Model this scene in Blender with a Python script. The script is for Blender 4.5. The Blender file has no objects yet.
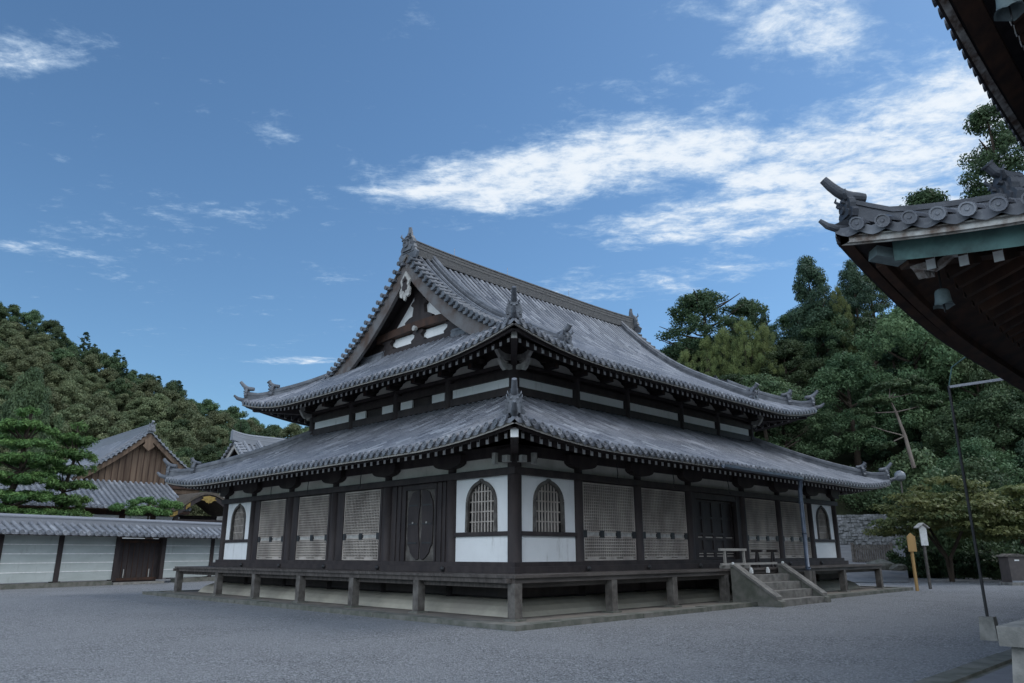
import bpy, math, random
import numpy as np
from mathutils import Vector

scene = bpy.context.scene
COL = scene.collection
R = math.radians
random.seed(7)

# ------------------------------------------------------------------ camera
CAM = np.array([-14.158, -14.142, 1.6])
YAW, PITCH, ROLL, FPX = R(44.86), R(15.94), R(-.12), 741.3
FWD = np.array([math.cos(PITCH) * math.sin(YAW), math.cos(PITCH) * math.cos(YAW), math.sin(PITCH)])
RGT = np.array([math.cos(YAW), -math.sin(YAW), 0.0])
UPV = np.cross(RGT, FWD)
RGT, UPV = math.cos(ROLL) * RGT + math.sin(ROLL) * UPV, -math.sin(ROLL) * RGT + math.cos(ROLL) * UPV
cam_d = bpy.data.cameras.new('camera')
cam = bpy.data.objects.new('camera', cam_d)
COL.objects.link(cam)
from mathutils import Matrix
M4 = Matrix(((RGT[0], UPV[0], -FWD[0], CAM[0]), (RGT[1], UPV[1], -FWD[1], CAM[1]), (RGT[2], UPV[2], -FWD[2], CAM[2]), (0, 0, 0, 1)))
cam.matrix_world = M4
cam_d.sensor_width = 36
cam_d.lens = FPX * 36 / 1024
cam_d.clip_end = 3000
scene.camera = cam

# ------------------------------------------------------------------ light
SUN_AZ, SUN_EL = R(118), R(50)
SUN_STR, SKY_STR, EXPO = .85, .082, .80
scene.view_settings.view_transform = 'Standard'
scene.view_settings.look = 'None'
scene.view_settings.exposure = EXPO
scene.view_settings.gamma = 1
scene.render.engine = 'CYCLES'
scene.cycles.use_denoising = True
scene.cycles.max_bounces = 6
scene.cycles.transparent_max_bounces = 6
sd = bpy.data.lights.new('sun', 'SUN')
sd.energy = SUN_STR
sd.angle = R(28.0)
sd.color = (1, .97, .93)
so = bpy.data.objects.new('sun', sd)
COL.objects.link(so)
sun_dir = Vector((math.sin(SUN_AZ) * math.cos(SUN_EL), math.cos(SUN_AZ) * math.cos(SUN_EL), math.sin(SUN_EL)))
so.rotation_euler = sun_dir.to_track_quat('Z', 'Y').to_euler()
so.location = (0, 0, 40)

world = bpy.data.worlds.new('World')
scene.world = world
world.use_nodes = True
wt = world.node_tree
wt.nodes.clear()


class NT:
    def __init__(s, tree):
        s.t = tree

    def n(s, typ, **kw):
        nd = s.t.nodes.new(typ)
        for k, v in kw.items():
            if k.startswith('_'):
                setattr(nd, k[1:], v)
        return nd

    def l(s, a, b):
        s.t.links.new(a, b)

    def val(s, sock, v):
        if isinstance(v, bpy.types.NodeSocket):
            s.l(v, sock)
        else:
            sock.default_value = v

    def math(s, op, a, b=0.0, c=None, clamp=False):
        nd = s.t.nodes.new('ShaderNodeMath')
        nd.operation = op
        nd.use_clamp = clamp
        s.val(nd.inputs[0], a)
        s.val(nd.inputs[1], b)
        if c is not None:
            s.val(nd.inputs[2], c)
        return nd.outputs[0]

    def mix(s, f, a, b, mode='MIX'):
        nd = s.t.nodes.new('ShaderNodeMix')
        nd.data_type = 'RGBA'
        nd.blend_type = mode
        s.val(nd.inputs[0], f)
        for sk, v in ((nd.inputs[6], a), (nd.inputs[7], b)):
            if isinstance(v, tuple):
                v = (*v, 1) if len(v) == 3 else v
            s.val(sk, v)
        return nd.outputs[2]

    def noise(s, vec, scale, detail=4, rough=.55, dist=0.0):
        nd = s.t.nodes.new('ShaderNodeTexNoise')
        if vec is not None:
            s.l(vec, nd.inputs['Vector'])
        nd.inputs['Scale'].default_value = scale
        nd.inputs['Detail'].default_value = detail
        nd.inputs['Roughness'].default_value = rough
        nd.inputs['Distortion'].default_value = dist
        return nd.outputs[0]

    def ramp(s, f, a, b, lo=0.0, hi=1.0):
        nd = s.t.nodes.new('ShaderNodeMapRange')
        nd.interpolation_type = 'SMOOTHSTEP'
        s.val(nd.inputs[0], f)
        nd.inputs[1].default_value = a
        nd.inputs[2].default_value = b
        nd.inputs[3].default_value = lo
        nd.inputs[4].default_value = hi
        return nd.outputs[0]

    def mapping(s, vec, scale=(1, 1, 1), rot=(0, 0, 0), loc=(0, 0, 0), typ='POINT'):
        nd = s.t.nodes.new('ShaderNodeMapping')
        nd.vector_type = typ
        s.l(vec, nd.inputs[0])
        nd.inputs['Location'].default_value = loc
        nd.inputs['Rotation'].default_value = rot
        nd.inputs['Scale'].default_value = scale
        return nd.outputs[0]


W = NT(wt)
sky = W.n('ShaderNodeTexSky', _sky_type='NISHITA', _sun_disc=False)
sky.sun_elevation = SUN_EL
sky.sun_rotation = SUN_AZ
sky.altitude = 200
sky.air_density = 1.0
sky.dust_density = .6
sky.ozone_density = 3.0
tc = W.n('ShaderNodeTexCoord')
sep = W.n('ShaderNodeSeparateXYZ')
W.l(tc.outputs['Generated'], sep.inputs[0])
dx, dy, dz = sep.outputs
zz = W.math('MAXIMUM', dz, .06)
cyw, syw = math.cos(YAW), math.sin(YAW)
lat = W.math('DIVIDE', W.math('SUBTRACT', W.math('MULTIPLY', dx, cyw), W.math('MULTIPLY', dy, syw)), zz)
fwd = W.math('DIVIDE', W.math('ADD', W.math('MULTIPLY', dx, syw), W.math('MULTIPLY', dy, cyw)), zz)
cmb = W.n('ShaderNodeCombineXYZ')
W.l(lat, cmb.inputs[0])
W.l(fwd, cmb.inputs[1])
cv = cmb.outputs[0]


def blob(cx, cy, rx, ry, rot, amp):
    # cloud bank: soft ellipse on the cloud layer, in units of the layer's height
    v = W.mapping(cv, loc=(cx, cy, 0), rot=(0, 0, R(rot)), scale=(rx, ry, 1), typ='TEXTURE')
    ln = W.n('ShaderNodeVectorMath', _operation='LENGTH')
    W.l(v, ln.inputs[0])
    return W.math('MULTIPLY', W.ramp(ln.outputs['Value'], 0.25, 1.1, 1.0, 0.0), amp)


banks = [(.24, 1.80, 1.0, .30, -18, .90), (.98, 1.70, .80, .60, -15, .84), (.72, 2.10, .62, .30, -4, .93), (.58, 1.27, .34, .17, 35, .70), (1.5, 1.9, .7, .7, 0, .8),
         (-1.02, 1.32, .36, .12, -10, .56), (-1.35, 2.35, .60, .20, 8, .30), (-1.0, 2.02, .42, .18, 20, .28), (-.59, 1.62, .12, .12, 0, .30),
         (.36, 2.75, .46, .28, -8, .48), (.75, 2.5, .36, .20, -10, .40), (-1.15, 3.85, .46, .12, 0, .50), (.15, 1.5, .5, .14, -20, .20)]
cov = 0.0
for b in banks:
    cov = W.math('MAXIMUM', cov, blob(*b))
nv = W.mapping(cv, rot=(0, 0, R(20)), scale=(1.0, 2.1, 1))
cov = W.math('MAXIMUM', cov, W.ramp(fwd, .75, -.9, 0.0, 1.0))  # unseen cloud cover behind the camera, added to fill the shaded walls
nv = W.mapping(cv, rot=(0, 0, R(18)), scale=(1.0, 1.5, 1))
n1 = W.noise(nv, 2.4, 5, .6, .5)
n2 = W.noise(nv, 8.5, 8, .68, .35)
n3 = W.noise(cv, 30, 6, .7, .1)
fb = W.math('ADD', W.math('ADD', W.math('MULTIPLY', n1, .50), W.math('MULTIPLY', n2, .36)), W.math('MULTIPLY', n3, .14))
dens = W.math('ADD', W.math('MULTIPLY', cov, .85), W.math('MULTIPLY', W.math('SUBTRACT', fb, .5), 3.5))
cl = W.ramp(dens, .18, .92)
cl = W.math('MULTIPLY', cl, W.ramp(dz, .10, .22))
thick = W.ramp(dens, .38, 1.05)
ccol = W.mix(thick, (3.6, 4.8, 6.3), (6.3, 6.7, 7.1))
grade = W.mix(1.0, sky.outputs[0], (.70, .89, .955), 'MULTIPLY')
ccol = W.mix(1.0, ccol, W.mix(W.ramp(fwd, .4, -1.0), (1, 1, 1), (2.35, 2.4, 2.5)), 'MULTIPLY')  # extra brightness for the added clouds behind the camera, as fill light
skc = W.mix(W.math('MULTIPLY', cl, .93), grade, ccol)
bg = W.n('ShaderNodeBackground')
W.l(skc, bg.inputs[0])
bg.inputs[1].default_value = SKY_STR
wo = W.n('ShaderNodeOutputWorld')
W.l(bg.outputs[0], wo.inputs[0])


# ------------------------------------------------------------------ materials
def mat(name, c1, c2=None, scale=3.0, rough=.7, stretch=(1, 1, 1), bump=0.0, bscale=30, spec=.3, metal=0.0, detail=5, stain=None):
    m = bpy.data.materials.new(name)
    m.use_nodes = True
    T = NT(m.node_tree)
    b = m.node_tree.nodes['Principled BSDF']
    b.inputs['Roughness'].default_value = rough
    b.inputs['Specular IOR Level'].default_value = spec
    b.inputs['Metallic'].default_value = metal
    t = T.n('ShaderNodeTexCoord')
    v = T.mapping(t.outputs['Object'], scale=stretch)
    if c2 is None:
        c2 = tuple(x * .75 for x in c1)
    f = T.ramp(T.noise(v, scale, detail, .6), .3, .7)
    cc_ = T.mix(f, c1, c2)
    if stain:
        sv = T.mapping(t.outputs['Object'], scale=(1, 1, .16))
        sf = T.ramp(T.noise(sv, 5.5, 7, .7, .3), .52, .74, 0.0, .75)
        sf = T.math('MULTIPLY', sf, T.ramp(T.noise(t.outputs['Object'], 1.3, 4, .6), .42, .62))
        cc_ = T.mix(sf, cc_, stain)
    T.l(cc_, b.inputs['Base Color'])
    if bump:
        bp = T.n('ShaderNodeBump')
        bp.inputs['Strength'].default_value = bump
        bp.inputs['Distance'].default_value = .02
        T.l(T.noise(v, bscale, 4, .6), bp.inputs['Height'])
        T.l(bp.outputs[0], b.inputs['Normal'])
    return m


def tile_mat(name, ca, cb, cc):
    m = bpy.data.materials.new(name)
    m.use_nodes = True
    T = NT(m.node_tree)
    b = m.node_tree.nodes['Principled BSDF']
    uv = T.n('ShaderNodeUVMap')
    wn = T.n('ShaderNodeTexWhiteNoise', _noise_dimensions='2D')
    fl = T.n('ShaderNodeVectorMath', _operation='FLOOR')
    T.l(uv.outputs[0], fl.inputs[0])
    T.l(fl.outputs[0], wn.inputs['Vector'])
    t = T.n('ShaderNodeTexCoord')
    big = T.ramp(T.noise(t.outputs['Object'], .55, 5, .6), .35, .68)
    fine = T.noise(t.outputs['Object'], 14, 4, .6)
    c = T.mix(wn.outputs['Value'], ca, cb)
    c = T.mix(T.math('MULTIPLY', big, .55), c, cc)
    c = T.mix(T.math('MULTIPLY', T.ramp(fine, .5, .72), .35), c, (.30, .31, .31))
    c = T.mix(T.math('MULTIPLY', T.ramp(wn.outputs['Value'], .86, .97), .38), c, (.34, .35, .37))
    T.l(c, b.inputs['Base Color'])
    r = T.math('ADD', .38, T.math('MULTIPLY', wn.outputs['Value'], .3))
    T.l(r, b.inputs['Roughness'])
    b.inputs['Specular IOR Level'].default_value = .55
    bp = T.n('ShaderNodeBump')
    bp.inputs['Strength'].default_value = .25
    bp.inputs['Distance'].default_value = .01
    T.l(fine, bp.inputs['Height'])
    T.l(bp.outputs[0], b.inputs['Normal'])
    return m


TILE = tile_mat('kiln_tile', (.098, .102, .119), (.232, .238, .264), (.14, .145, .157))
TILE_NEW = tile_mat('pale_kiln_tile', (.13, .138, .155), (.22, .23, .255), (.17, .175, .19))
TILE_OLD = tile_mat('old_kiln_tile', (.055, .058, .07), (.125, .13, .15), (.085, .088, .10))
RIDGE_DK = mat('old_ridge_tile', (.085, .09, .105), (.04, .043, .052), 2.2, .55, bump=.4, bscale=18, spec=.45)
RIDGE = mat('ridge_tile', (.15, .157, .172), (.07, .075, .087), 2.2, .55, bump=.4, bscale=18, spec=.45)
RIDGE_OLD = mat('weathered_ridge_tile', (.12, .113, .108), (.06, .058, .058), 4.0, .75, stretch=(1, 1, 6), bump=.5, bscale=12)
DARK = mat('dark_timber', (.034, .027, .027), (.056, .044, .042), 3, .65, (1, 1, .3), .15, 20, .25)
DARK_RED = mat('umber_timber', (.085, .045, .030), (.042, .027, .022), 3, .7, (1, 1, .3), .15, 20, .25)
GREYW = mat('weathered_timber', (.16, .145, .13), (.075, .065, .058), 4, .8, (1, 1, 1), .35, 40, .2)
DECKW = mat('deck_timber', (.115, .098, .088), (.06, .05, .045), 2.5, .7, (.35, 3, 1), .3, 30, .25)
BARGE = mat('bargeboard_timber', (.165, .16, .16), (.095, .065, .052), 1.3, .8, (1, 1, 1), .3, 20, .2)
FASC = mat('eave_board', (.42, .39, .35), (.30, .275, .25), 2.5, .8, spec=.2)
PLAST = mat('white_plaster', (.86, .855, .84), (.78, .77, .755), .8, .9, spec=.15, stain=(.50, .48, .45), bump=.12, bscale=14)
PLAST_OLD = mat('old_plaster', (.66, .63, .57), (.50, .47, .42), 1.2, .9, spec=.15, stain=(.34, .31, .27))
PLAST_GREY = mat('grey_green_plaster', (.48, .51, .49), (.38, .41, .39), .6, .9, (1, 1, 3), spec=.15, stain=(.25, .25, .23), bump=.12, bscale=14)
CREAM = mat('mound_plaster', (.50, .46, .375), (.34, .31, .26), .8, .9, (1, 1, 2), spec=.15)
LATT = mat('bleached_lattice', (.56, .49, .43), (.33, .285, .25), 1.6, .85, (1, 1, .5), spec=.15)
LBACK = mat('shutter_board', (.11, .095, .085), (.055, .047, .043), 2, .85, (1, 1, .4), spec=.15)
IRON = mat('black_iron', (.02, .02, .022), (.035, .033, .033), 5, .5, spec=.4)
WHITE = mat('white_paint', (.82, .82, .80), (.66, .65, .62), 6, .7, spec=.2)
PEEL = mat('peeling_white_paint', (.62, .60, .56), (.14, .085, .06), 4.5, .8, (1, 1, 1), spec=.2)
BONE = mat('weathered_white_carving', (.52, .50, .46), (.30, .28, .26), 6, .8, spec=.2)
STONE = mat('granite', (.30, .285, .26), (.17, .165, .15), 5, .85, bump=.4, bscale=60, spec=.2, detail=8)
STONE_MID = mat('worn_granite', (.24, .225, .205), (.12, .115, .105), 4, .88, bump=.4, bscale=50, spec=.2, detail=8)
STONE_D = mat('mossy_granite', (.19, .18, .16), (.10, .105, .085), 3.0, .9, bump=.4, bscale=50, spec=.2, detail=8)
EARTH = mat('packed_earth', (.23, .20, .17), (.15, .135, .12), 1.5, .95, bump=.3, bscale=40, spec=.1)
COPPER = mat('patina_copper', (.105, .20, .185), (.045, .075, .07), 2.2, .65, spec=.35)
COPPER_D = mat('aged_copper_pipe', (.085, .11, .15), (.05, .062, .085), 4, .45, spec=.5, metal=.3)
BRONZE = mat('weathered_bronze', (.20, .25, .25), (.13, .165, .17), 6, .6, spec=.4)
STEEL = mat('galvanised_steel', (.33, .34, .37), (.24, .25, .28), 8, .45, spec=.5, metal=.5)
PLANK = mat('brown_plank', (.19, .13, .09), (.085, .056, .04), 1.1, .8, (3.2, 3.2, .25), .3, 20, .2)
GOLD = mat('gilt_fitting', (.45, .30, .09), (.28, .18, .06), 6, .35, spec=.5, metal=.7)
BARK_ROOF = mat('cypress_bark_thatch', (.12, .10, .082), (.07, .06, .05), 3, .95, (1, 5, 1), .4, 60, .1)
OCHRE = mat('fresh_pine_board', (.55, .34, .14), (.46, .28, .12), 3, .7, (1, 1, .2), spec=.25)
BARK = mat('tree_bark', (.085, .065, .05), (.04, .032, .026), 3, .95, (1, 1, .3), .5, 12, .1)
BARK_PALE = mat('pale_pine_bark', (.24, .20, .17), (.14, .11, .095), 3, .95, (1, 1, .3), .5, 12, .1)
BROWNBOX = mat('brown_painted_metal', (.105, .085, .08), (.08, .066, .062), 5, .5, spec=.4)


def leaf_mat(name, c1, c2, trans=.25):
    m = bpy.data.materials.new(name)
    m.use_nodes = True
    T = NT(m.node_tree)
    nodes = m.node_tree.nodes
    b = nodes['Principled BSDF']
    b.inputs['Roughness'].default_value = .55
    b.inputs['Specular IOR Level'].default_value = .25
    at = T.n('ShaderNodeAttribute', _attribute_name='tone')
    oi = T.n('ShaderNodeObjectInfo')
    c = T.mix(at.outputs['Fac'], c1, c2)
    k = T.math('ADD', .72, T.math('MULTIPLY', oi.outputs['Random'], .56))
    hs = T.n('ShaderNodeHueSaturation')
    T.l(c, hs.inputs['Color'])
    T.l(k, hs.inputs['Value'])
    T.l(T.math('ADD', .485, T.math('MULTIPLY', oi.outputs['Random'], .03)), hs.inputs['Hue'])
    T.l(hs.outputs[0], b.inputs['Base Color'])
    tr = T.n('ShaderNodeBsdfTranslucent')
    T.l(hs.outputs[0], tr.inputs[0])
    mx = T.n('ShaderNodeMixShader')
    mx.inputs[0].default_value = trans
    T.l(b.outputs[0], mx.inputs[1])
    T.l(tr.outputs[0], mx.inputs[2])
    T.l(mx.outputs[0], nodes['Material Output'].inputs[0])
    return m


L_DARK = leaf_mat('dark_leaf', (.038, .074, .036), (.108, .158, .072), .25)
L_HILL = leaf_mat('oak_leaf', (.105, .133, .066), (.205, .215, .108), .25)
L_HILLG = leaf_mat('green_hill_leaf', (.055, .092, .044), (.12, .168, .074), .25)
L_CONIF = leaf_mat('conifer_leaf', (.036, .070, .045), (.075, .118, .066), .2)
L_PINE = leaf_mat('pine_needle', (.08, .18, .06), (.18, .31, .095), .3)
L_YEL = leaf_mat('bamboo_leaf', (.12, .17, .065), (.27, .31, .115), .4)
L_PALE = leaf_mat('pale_green_leaf', (.075, .125, .060), (.16, .215, .10), .3)
L_MAPLE = leaf_mat('turning_maple_leaf', (.095, .14, .055), (.215, .225, .08), .35)
L_HEDGE = leaf_mat('hedge_leaf', (.035, .07, .035), (.085, .13, .055), .2)


# ------------------------------------------------------------------ mesh helpers
class MB:
    def __init__(s):
        s.v, s.f, s.m, s.uv = [], [], [], {}

    def add(s, vs, fs, mi=0, uv=None):
        o = len(s.v)
        s.v.extend(vs)
        for f in fs:
            if uv is not None:
                s.uv[len(s.f)] = uv
            s.f.append(tuple(i + o for i in f))
            s.m.append(mi)

    def box(s, x0, x1, y0, y1, z0, z1, mi=0):
        s.add([(x, y, z) for z in (z0, z1) for y in (y0, y1) for x in (x0, x1)],
              [(0, 2, 3, 1), (4, 5, 7, 6), (0, 1, 5, 4), (2, 6, 7, 3), (0, 4, 6, 2), (1, 3, 7, 5)], mi)

    def bar(s, p, q, w, h, mi=0, up=(0, 0, 1), end=None):
        p, q = Vector(p), Vector(q)
        d = (q - p).normalized()
        sd_ = d.cross(Vector(up))
        sd_ = sd_.normalized() if sd_.length > 1e-6 else Vector((1, 0, 0))
        u = sd_.cross(d)
        vs = [tuple(b + sd_ * (w / 2 * i) + u * (h / 2 * j)) for b in (p, q) for j in (-1, 1) for i in (-1, 1)]
        s.add(vs, [(0, 2, 3, 1), (0, 1, 5, 4), (2, 6, 7, 3), (0, 4, 6, 2), (1, 3, 7, 5)], mi)
        s.add(vs, [(4, 5, 7, 6)], mi)
        if end is not None:
            s.m[-6] = end

    def prism(s, poly, o, u, w, d, mi=0):
        o, u, w, d = Vector(o), Vector(u), Vector(w), Vector(d)
        n = len(poly)
        a = [o + u * x + w * y for x, y in poly]
        vs = [tuple(x) for x in a] + [tuple(x + d) for x in a]
        s.add(vs, [tuple(range(n)), tuple(range(2 * n - 1, n - 1, -1))] + [(i, (i + 1) % n, (i + 1) % n + n, i + n) for i in range(n)], mi)

    def tube(s, path, r, n=8, mi=0, cap=True):
        P = [Vector(p) for p in path]
        if not isinstance(r, (list, tuple)):
            r = [r] * len(P)
        vs, fs = [], []
        ref = None
        for i, p in enumerate(P):
            t = (P[min(i + 1, len(P) - 1)] - P[max(i - 1, 0)]).normalized()
            if ref is None:
                ref = t.orthogonal().normalized()
            a = (ref - t * ref.dot(t)).normalized()
            ref = a
            b = t.cross(a)
            for k in range(n):
                an = 2 * math.pi * k / n
                vs.append(tuple(p + (a * math.cos(an) + b * math.sin(an)) * r[i]))
        for i in range(len(P) - 1):
            for k in range(n):
                fs.append((i * n + k, i * n + (k + 1) % n, (i + 1) * n + (k + 1) % n, (i + 1) * n + k))
        if cap:
            fs.append(tuple(range(n)))
            fs.append(tuple(range(len(P) * n - 1, (len(P) - 1) * n - 1, -1)))
        s.add(vs, fs, mi)

    def sweep(s, prof, path, mi=0, closed=True, cap=True, side=None):
        P = [Vector(p) for p in path]
        n = len(prof)
        vs, fs = [], []
        for i, p in enumerate(P):
            t = P[min(i + 1, len(P) - 1)] - P[max(i - 1, 0)]
            sd_ = Vector(side) if side else Vector((t.y, -t.x, 0)).normalized()
            for x, h in prof:
                vs.append(tuple(p + sd_ * x + Vector((0, 0, h))))
        k = n if closed else n - 1
        for i in range(len(P) - 1):
            for j in range(k):
                fs.append((i * n + j, i * n + (j + 1) % n, (i + 1) * n + (j + 1) % n, (i + 1) * n + j))
        if cap and closed:
            fs.append(tuple(range(n)))
            fs.append(tuple(range(len(P) * n - 1, (len(P) - 1) * n - 1, -1)))
        s.add(vs, fs, mi)

    def lathe(s, prof, c, n=16, mi=0):
        vs = [(c[0] + r * math.cos(2 * math.pi * k / n), c[1] + r * math.sin(2 * math.pi * k / n), c[2] + z) for r, z in prof for k in range(n)]
        fs = [(i * n + k, i * n + (k + 1) % n, (i + 1) * n + (k + 1) % n, (i + 1) * n + k) for i in range(len(prof) - 1) for k in range(n)]
        s.add(vs, fs, mi)

    def build(s, name, mats, parent=None, smooth=False, label=None, origin=None):
        me = bpy.data.meshes.new(name)
        o = origin
        if o is None:
            o = wloc(parent) if parent else (0, 0, 0)
        a = np.array(s.v, dtype=np.float64).reshape(-1, 3) - np.array(o)
        me.from_pydata(a.tolist(), [], s.f)
        for m in (mats if isinstance(mats, (list, tuple)) else [mats]):
            me.materials.append(m)
        if any(s.m):
            me.polygons.foreach_set('material_index', s.m)
        if s.uv:
            ul = me.uv_layers.new(name='UVMap')
            dat = np.zeros((len(me.loops), 2), np.float32)
            k = 0
            for i, f in enumerate(s.f):
                if i in s.uv:
                    dat[k:k + len(f)] = s.uv[i]
                k += len(f)
            ul.data.foreach_set('uv', dat.ravel())
        if smooth:
            me.polygons.foreach_set('use_smooth', [True] * len(me.polygons))
        ob = bpy.data.objects.new(name, me)
        COL.objects.link(ob)
        if parent:
            ob.parent = parent
        else:
            ob.location = o
        if label:
            ob['label'] = label
        return ob


def wloc(o):
    p = np.zeros(3)
    while o is not None:
        p += np.array(o.location)
        o = o.parent
    return p


def tag(o, label, cat, group=None, kind=None):
    if label:
        o['label'] = label
    if cat:
        o['category'] = cat
    if group:
        o['group'] = group
    if kind:
        o['kind'] = kind
    return o


def thing(name, label, cat, loc=(0, 0, 0), rz=0.0, group=None):
    o = bpy.data.objects.new(name, None)
    o.empty_display_size = .3
    COL.objects.link(o)
    o.location = loc
    o.rotation_euler = (0, 0, rz)
    return tag(o, label, cat, group)


def copy_tree(o, parent=None):
    c = o.copy()
    COL.objects.link(c)
    if parent:
        c.parent = parent
    for ch in list(o.children):
        copy_tree(ch, c)
    return c


def sight(px, py, depth):
    # a point at a real horizontal distance ahead of the photographer's standpoint
    d = FWD * FPX + RGT * (px - 512) - UPV * (py - 341.5)
    h = np.array([math.sin(YAW), math.cos(YAW)])
    return CAM + d * depth / (d[:2] @ h)


# ------------------------------------------------------------------ ground
g = MB()
g.box(-400, 400, -400, 400, -3, 0)
GRAV = bpy.data.materials.new('grey_gravel')
GRAV.use_nodes = True
T = NT(GRAV.node_tree)
b = GRAV.node_tree.nodes['Principled BSDF']
b.inputs['Roughness'].default_value = .9
b.inputs['Specular IOR Level'].default_value = .2
t = T.n('ShaderNodeTexCoord')
vor = T.n('ShaderNodeTexVoronoi')
T.l(t.outputs['Object'], vor.inputs['Vector'])
vor.inputs['Scale'].default_value = 36
big = T.noise(t.outputs['Object'], .35, 6, .6)
mid = T.noise(t.outputs['Object'], 6, 6, .75)
sepc = T.n('ShaderNodeSeparateColor')
T.l(vor.outputs['Color'], sepc.inputs[0])
c = T.mix(sepc.outputs[0], (.10, .101, .105), (.455, .46, .47))
c = T.mix(T.math('MULTIPLY', T.ramp(mid, .38, .66), .45), c, (.17, .171, .177))
c = T.mix(T.math('MULTIPLY', T.ramp(big, .38, .62), .55), c, (.305, .307, .315))
T.l(c, b.inputs['Base Color'])
bp = T.n('ShaderNodeBump')
bp.inputs['Strength'].default_value = 1.0
bp.inputs['Distance'].default_value = .05
T.l(T.math('ADD', vor.outputs['Distance'], T.math('MULTIPLY', mid, .8)), bp.inputs['Height'])
T.l(bp.outputs[0], b.inputs['Normal'])
tag(g.build('ground', GRAV), 'grey gravel courtyard spread round the wooden hall', None, kind='structure')

# ------------------------------------------------------------------ hills
HG = mat('forest_floor', (.028, .036, .020), (.045, .046, .028), .4, .95, spec=.05)
U_PX = np.array([-420, -200, 0, 50, 100, 150, 200, 240, 300, 400, 560, 640, 700, 780, 850, 950, 1100, 1400])
SKY_Y = np.array([240, 265, 331, 361, 385, 406, 426, 442, 446, 455, 450, 380, 372, 350, 330, 300, 290, 290])


def hill_z(px, s):
    ty = np.interp(px, U_PX, SKY_Y)
    zt = sight(512, ty, 165)[2] if np.isscalar(px) else None
    k = (s - 92) / 73
    zl = -0.3 if k <= 0 else zt * (min(k, 1) ** 1.15) * (1 - .3 * max(0, k - 1))
    if px > 560:
        k2 = s - 50
        ramp_ = min(max((px - 560) / 120, 0), 1)
        zr = -0.3 if k2 <= 0 else ramp_ * (.20 * min(k2, 11) + .74 * max(0, min(k2, 46) - 11)) - .06
        if 765 < px < 925 and s < 66.5:
            zr = min(zr, float(np.interp(s, [43, 46, 50, 54, 58, 63, 66], [0, .05, .38, .85, 1.45, 2.25, 2.6])) - .4)
        return zr
    return zl


hm = MB()
us = np.concatenate([np.linspace(-420, 740, 48), np.linspace(764, 930, 12), np.linspace(950, 1400, 16)])
ss = np.concatenate([np.linspace(44, 92, 26), np.linspace(96, 230, 26)])
grid = []
for s_ in ss:
    for u in us:
        p = sight(u, 553, s_)
        z = hill_z(float(u), float(s_)) + (random.uniform(-.25, .25) if s_ > 70 else 0)
        grid.append((p[0], p[1], z))
nu = len(us)
hm.add(grid, [(j * nu + i, j * nu + i + 1, (j + 1) * nu + i + 1, (j + 1) * nu + i) for j in range(len(ss) - 1) for i in range(nu - 1)])
tag(hm.build('hills', HG, smooth=True), 'wooded hills rising behind the temple courtyard', None, kind='structure')


# ------------------------------------------------------------------ tiled roofs
def curve(z0, a, b):
    return lambda d: z0 + a * d + b * d * d


def lifter(h, lc, dm):
    def f(t, d):
        if t >= lc or d >= dm:
            return 0.0
        return h * (1 - t / lc) ** 2 * (1 - d / dm) ** 1.0
    return f


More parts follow.
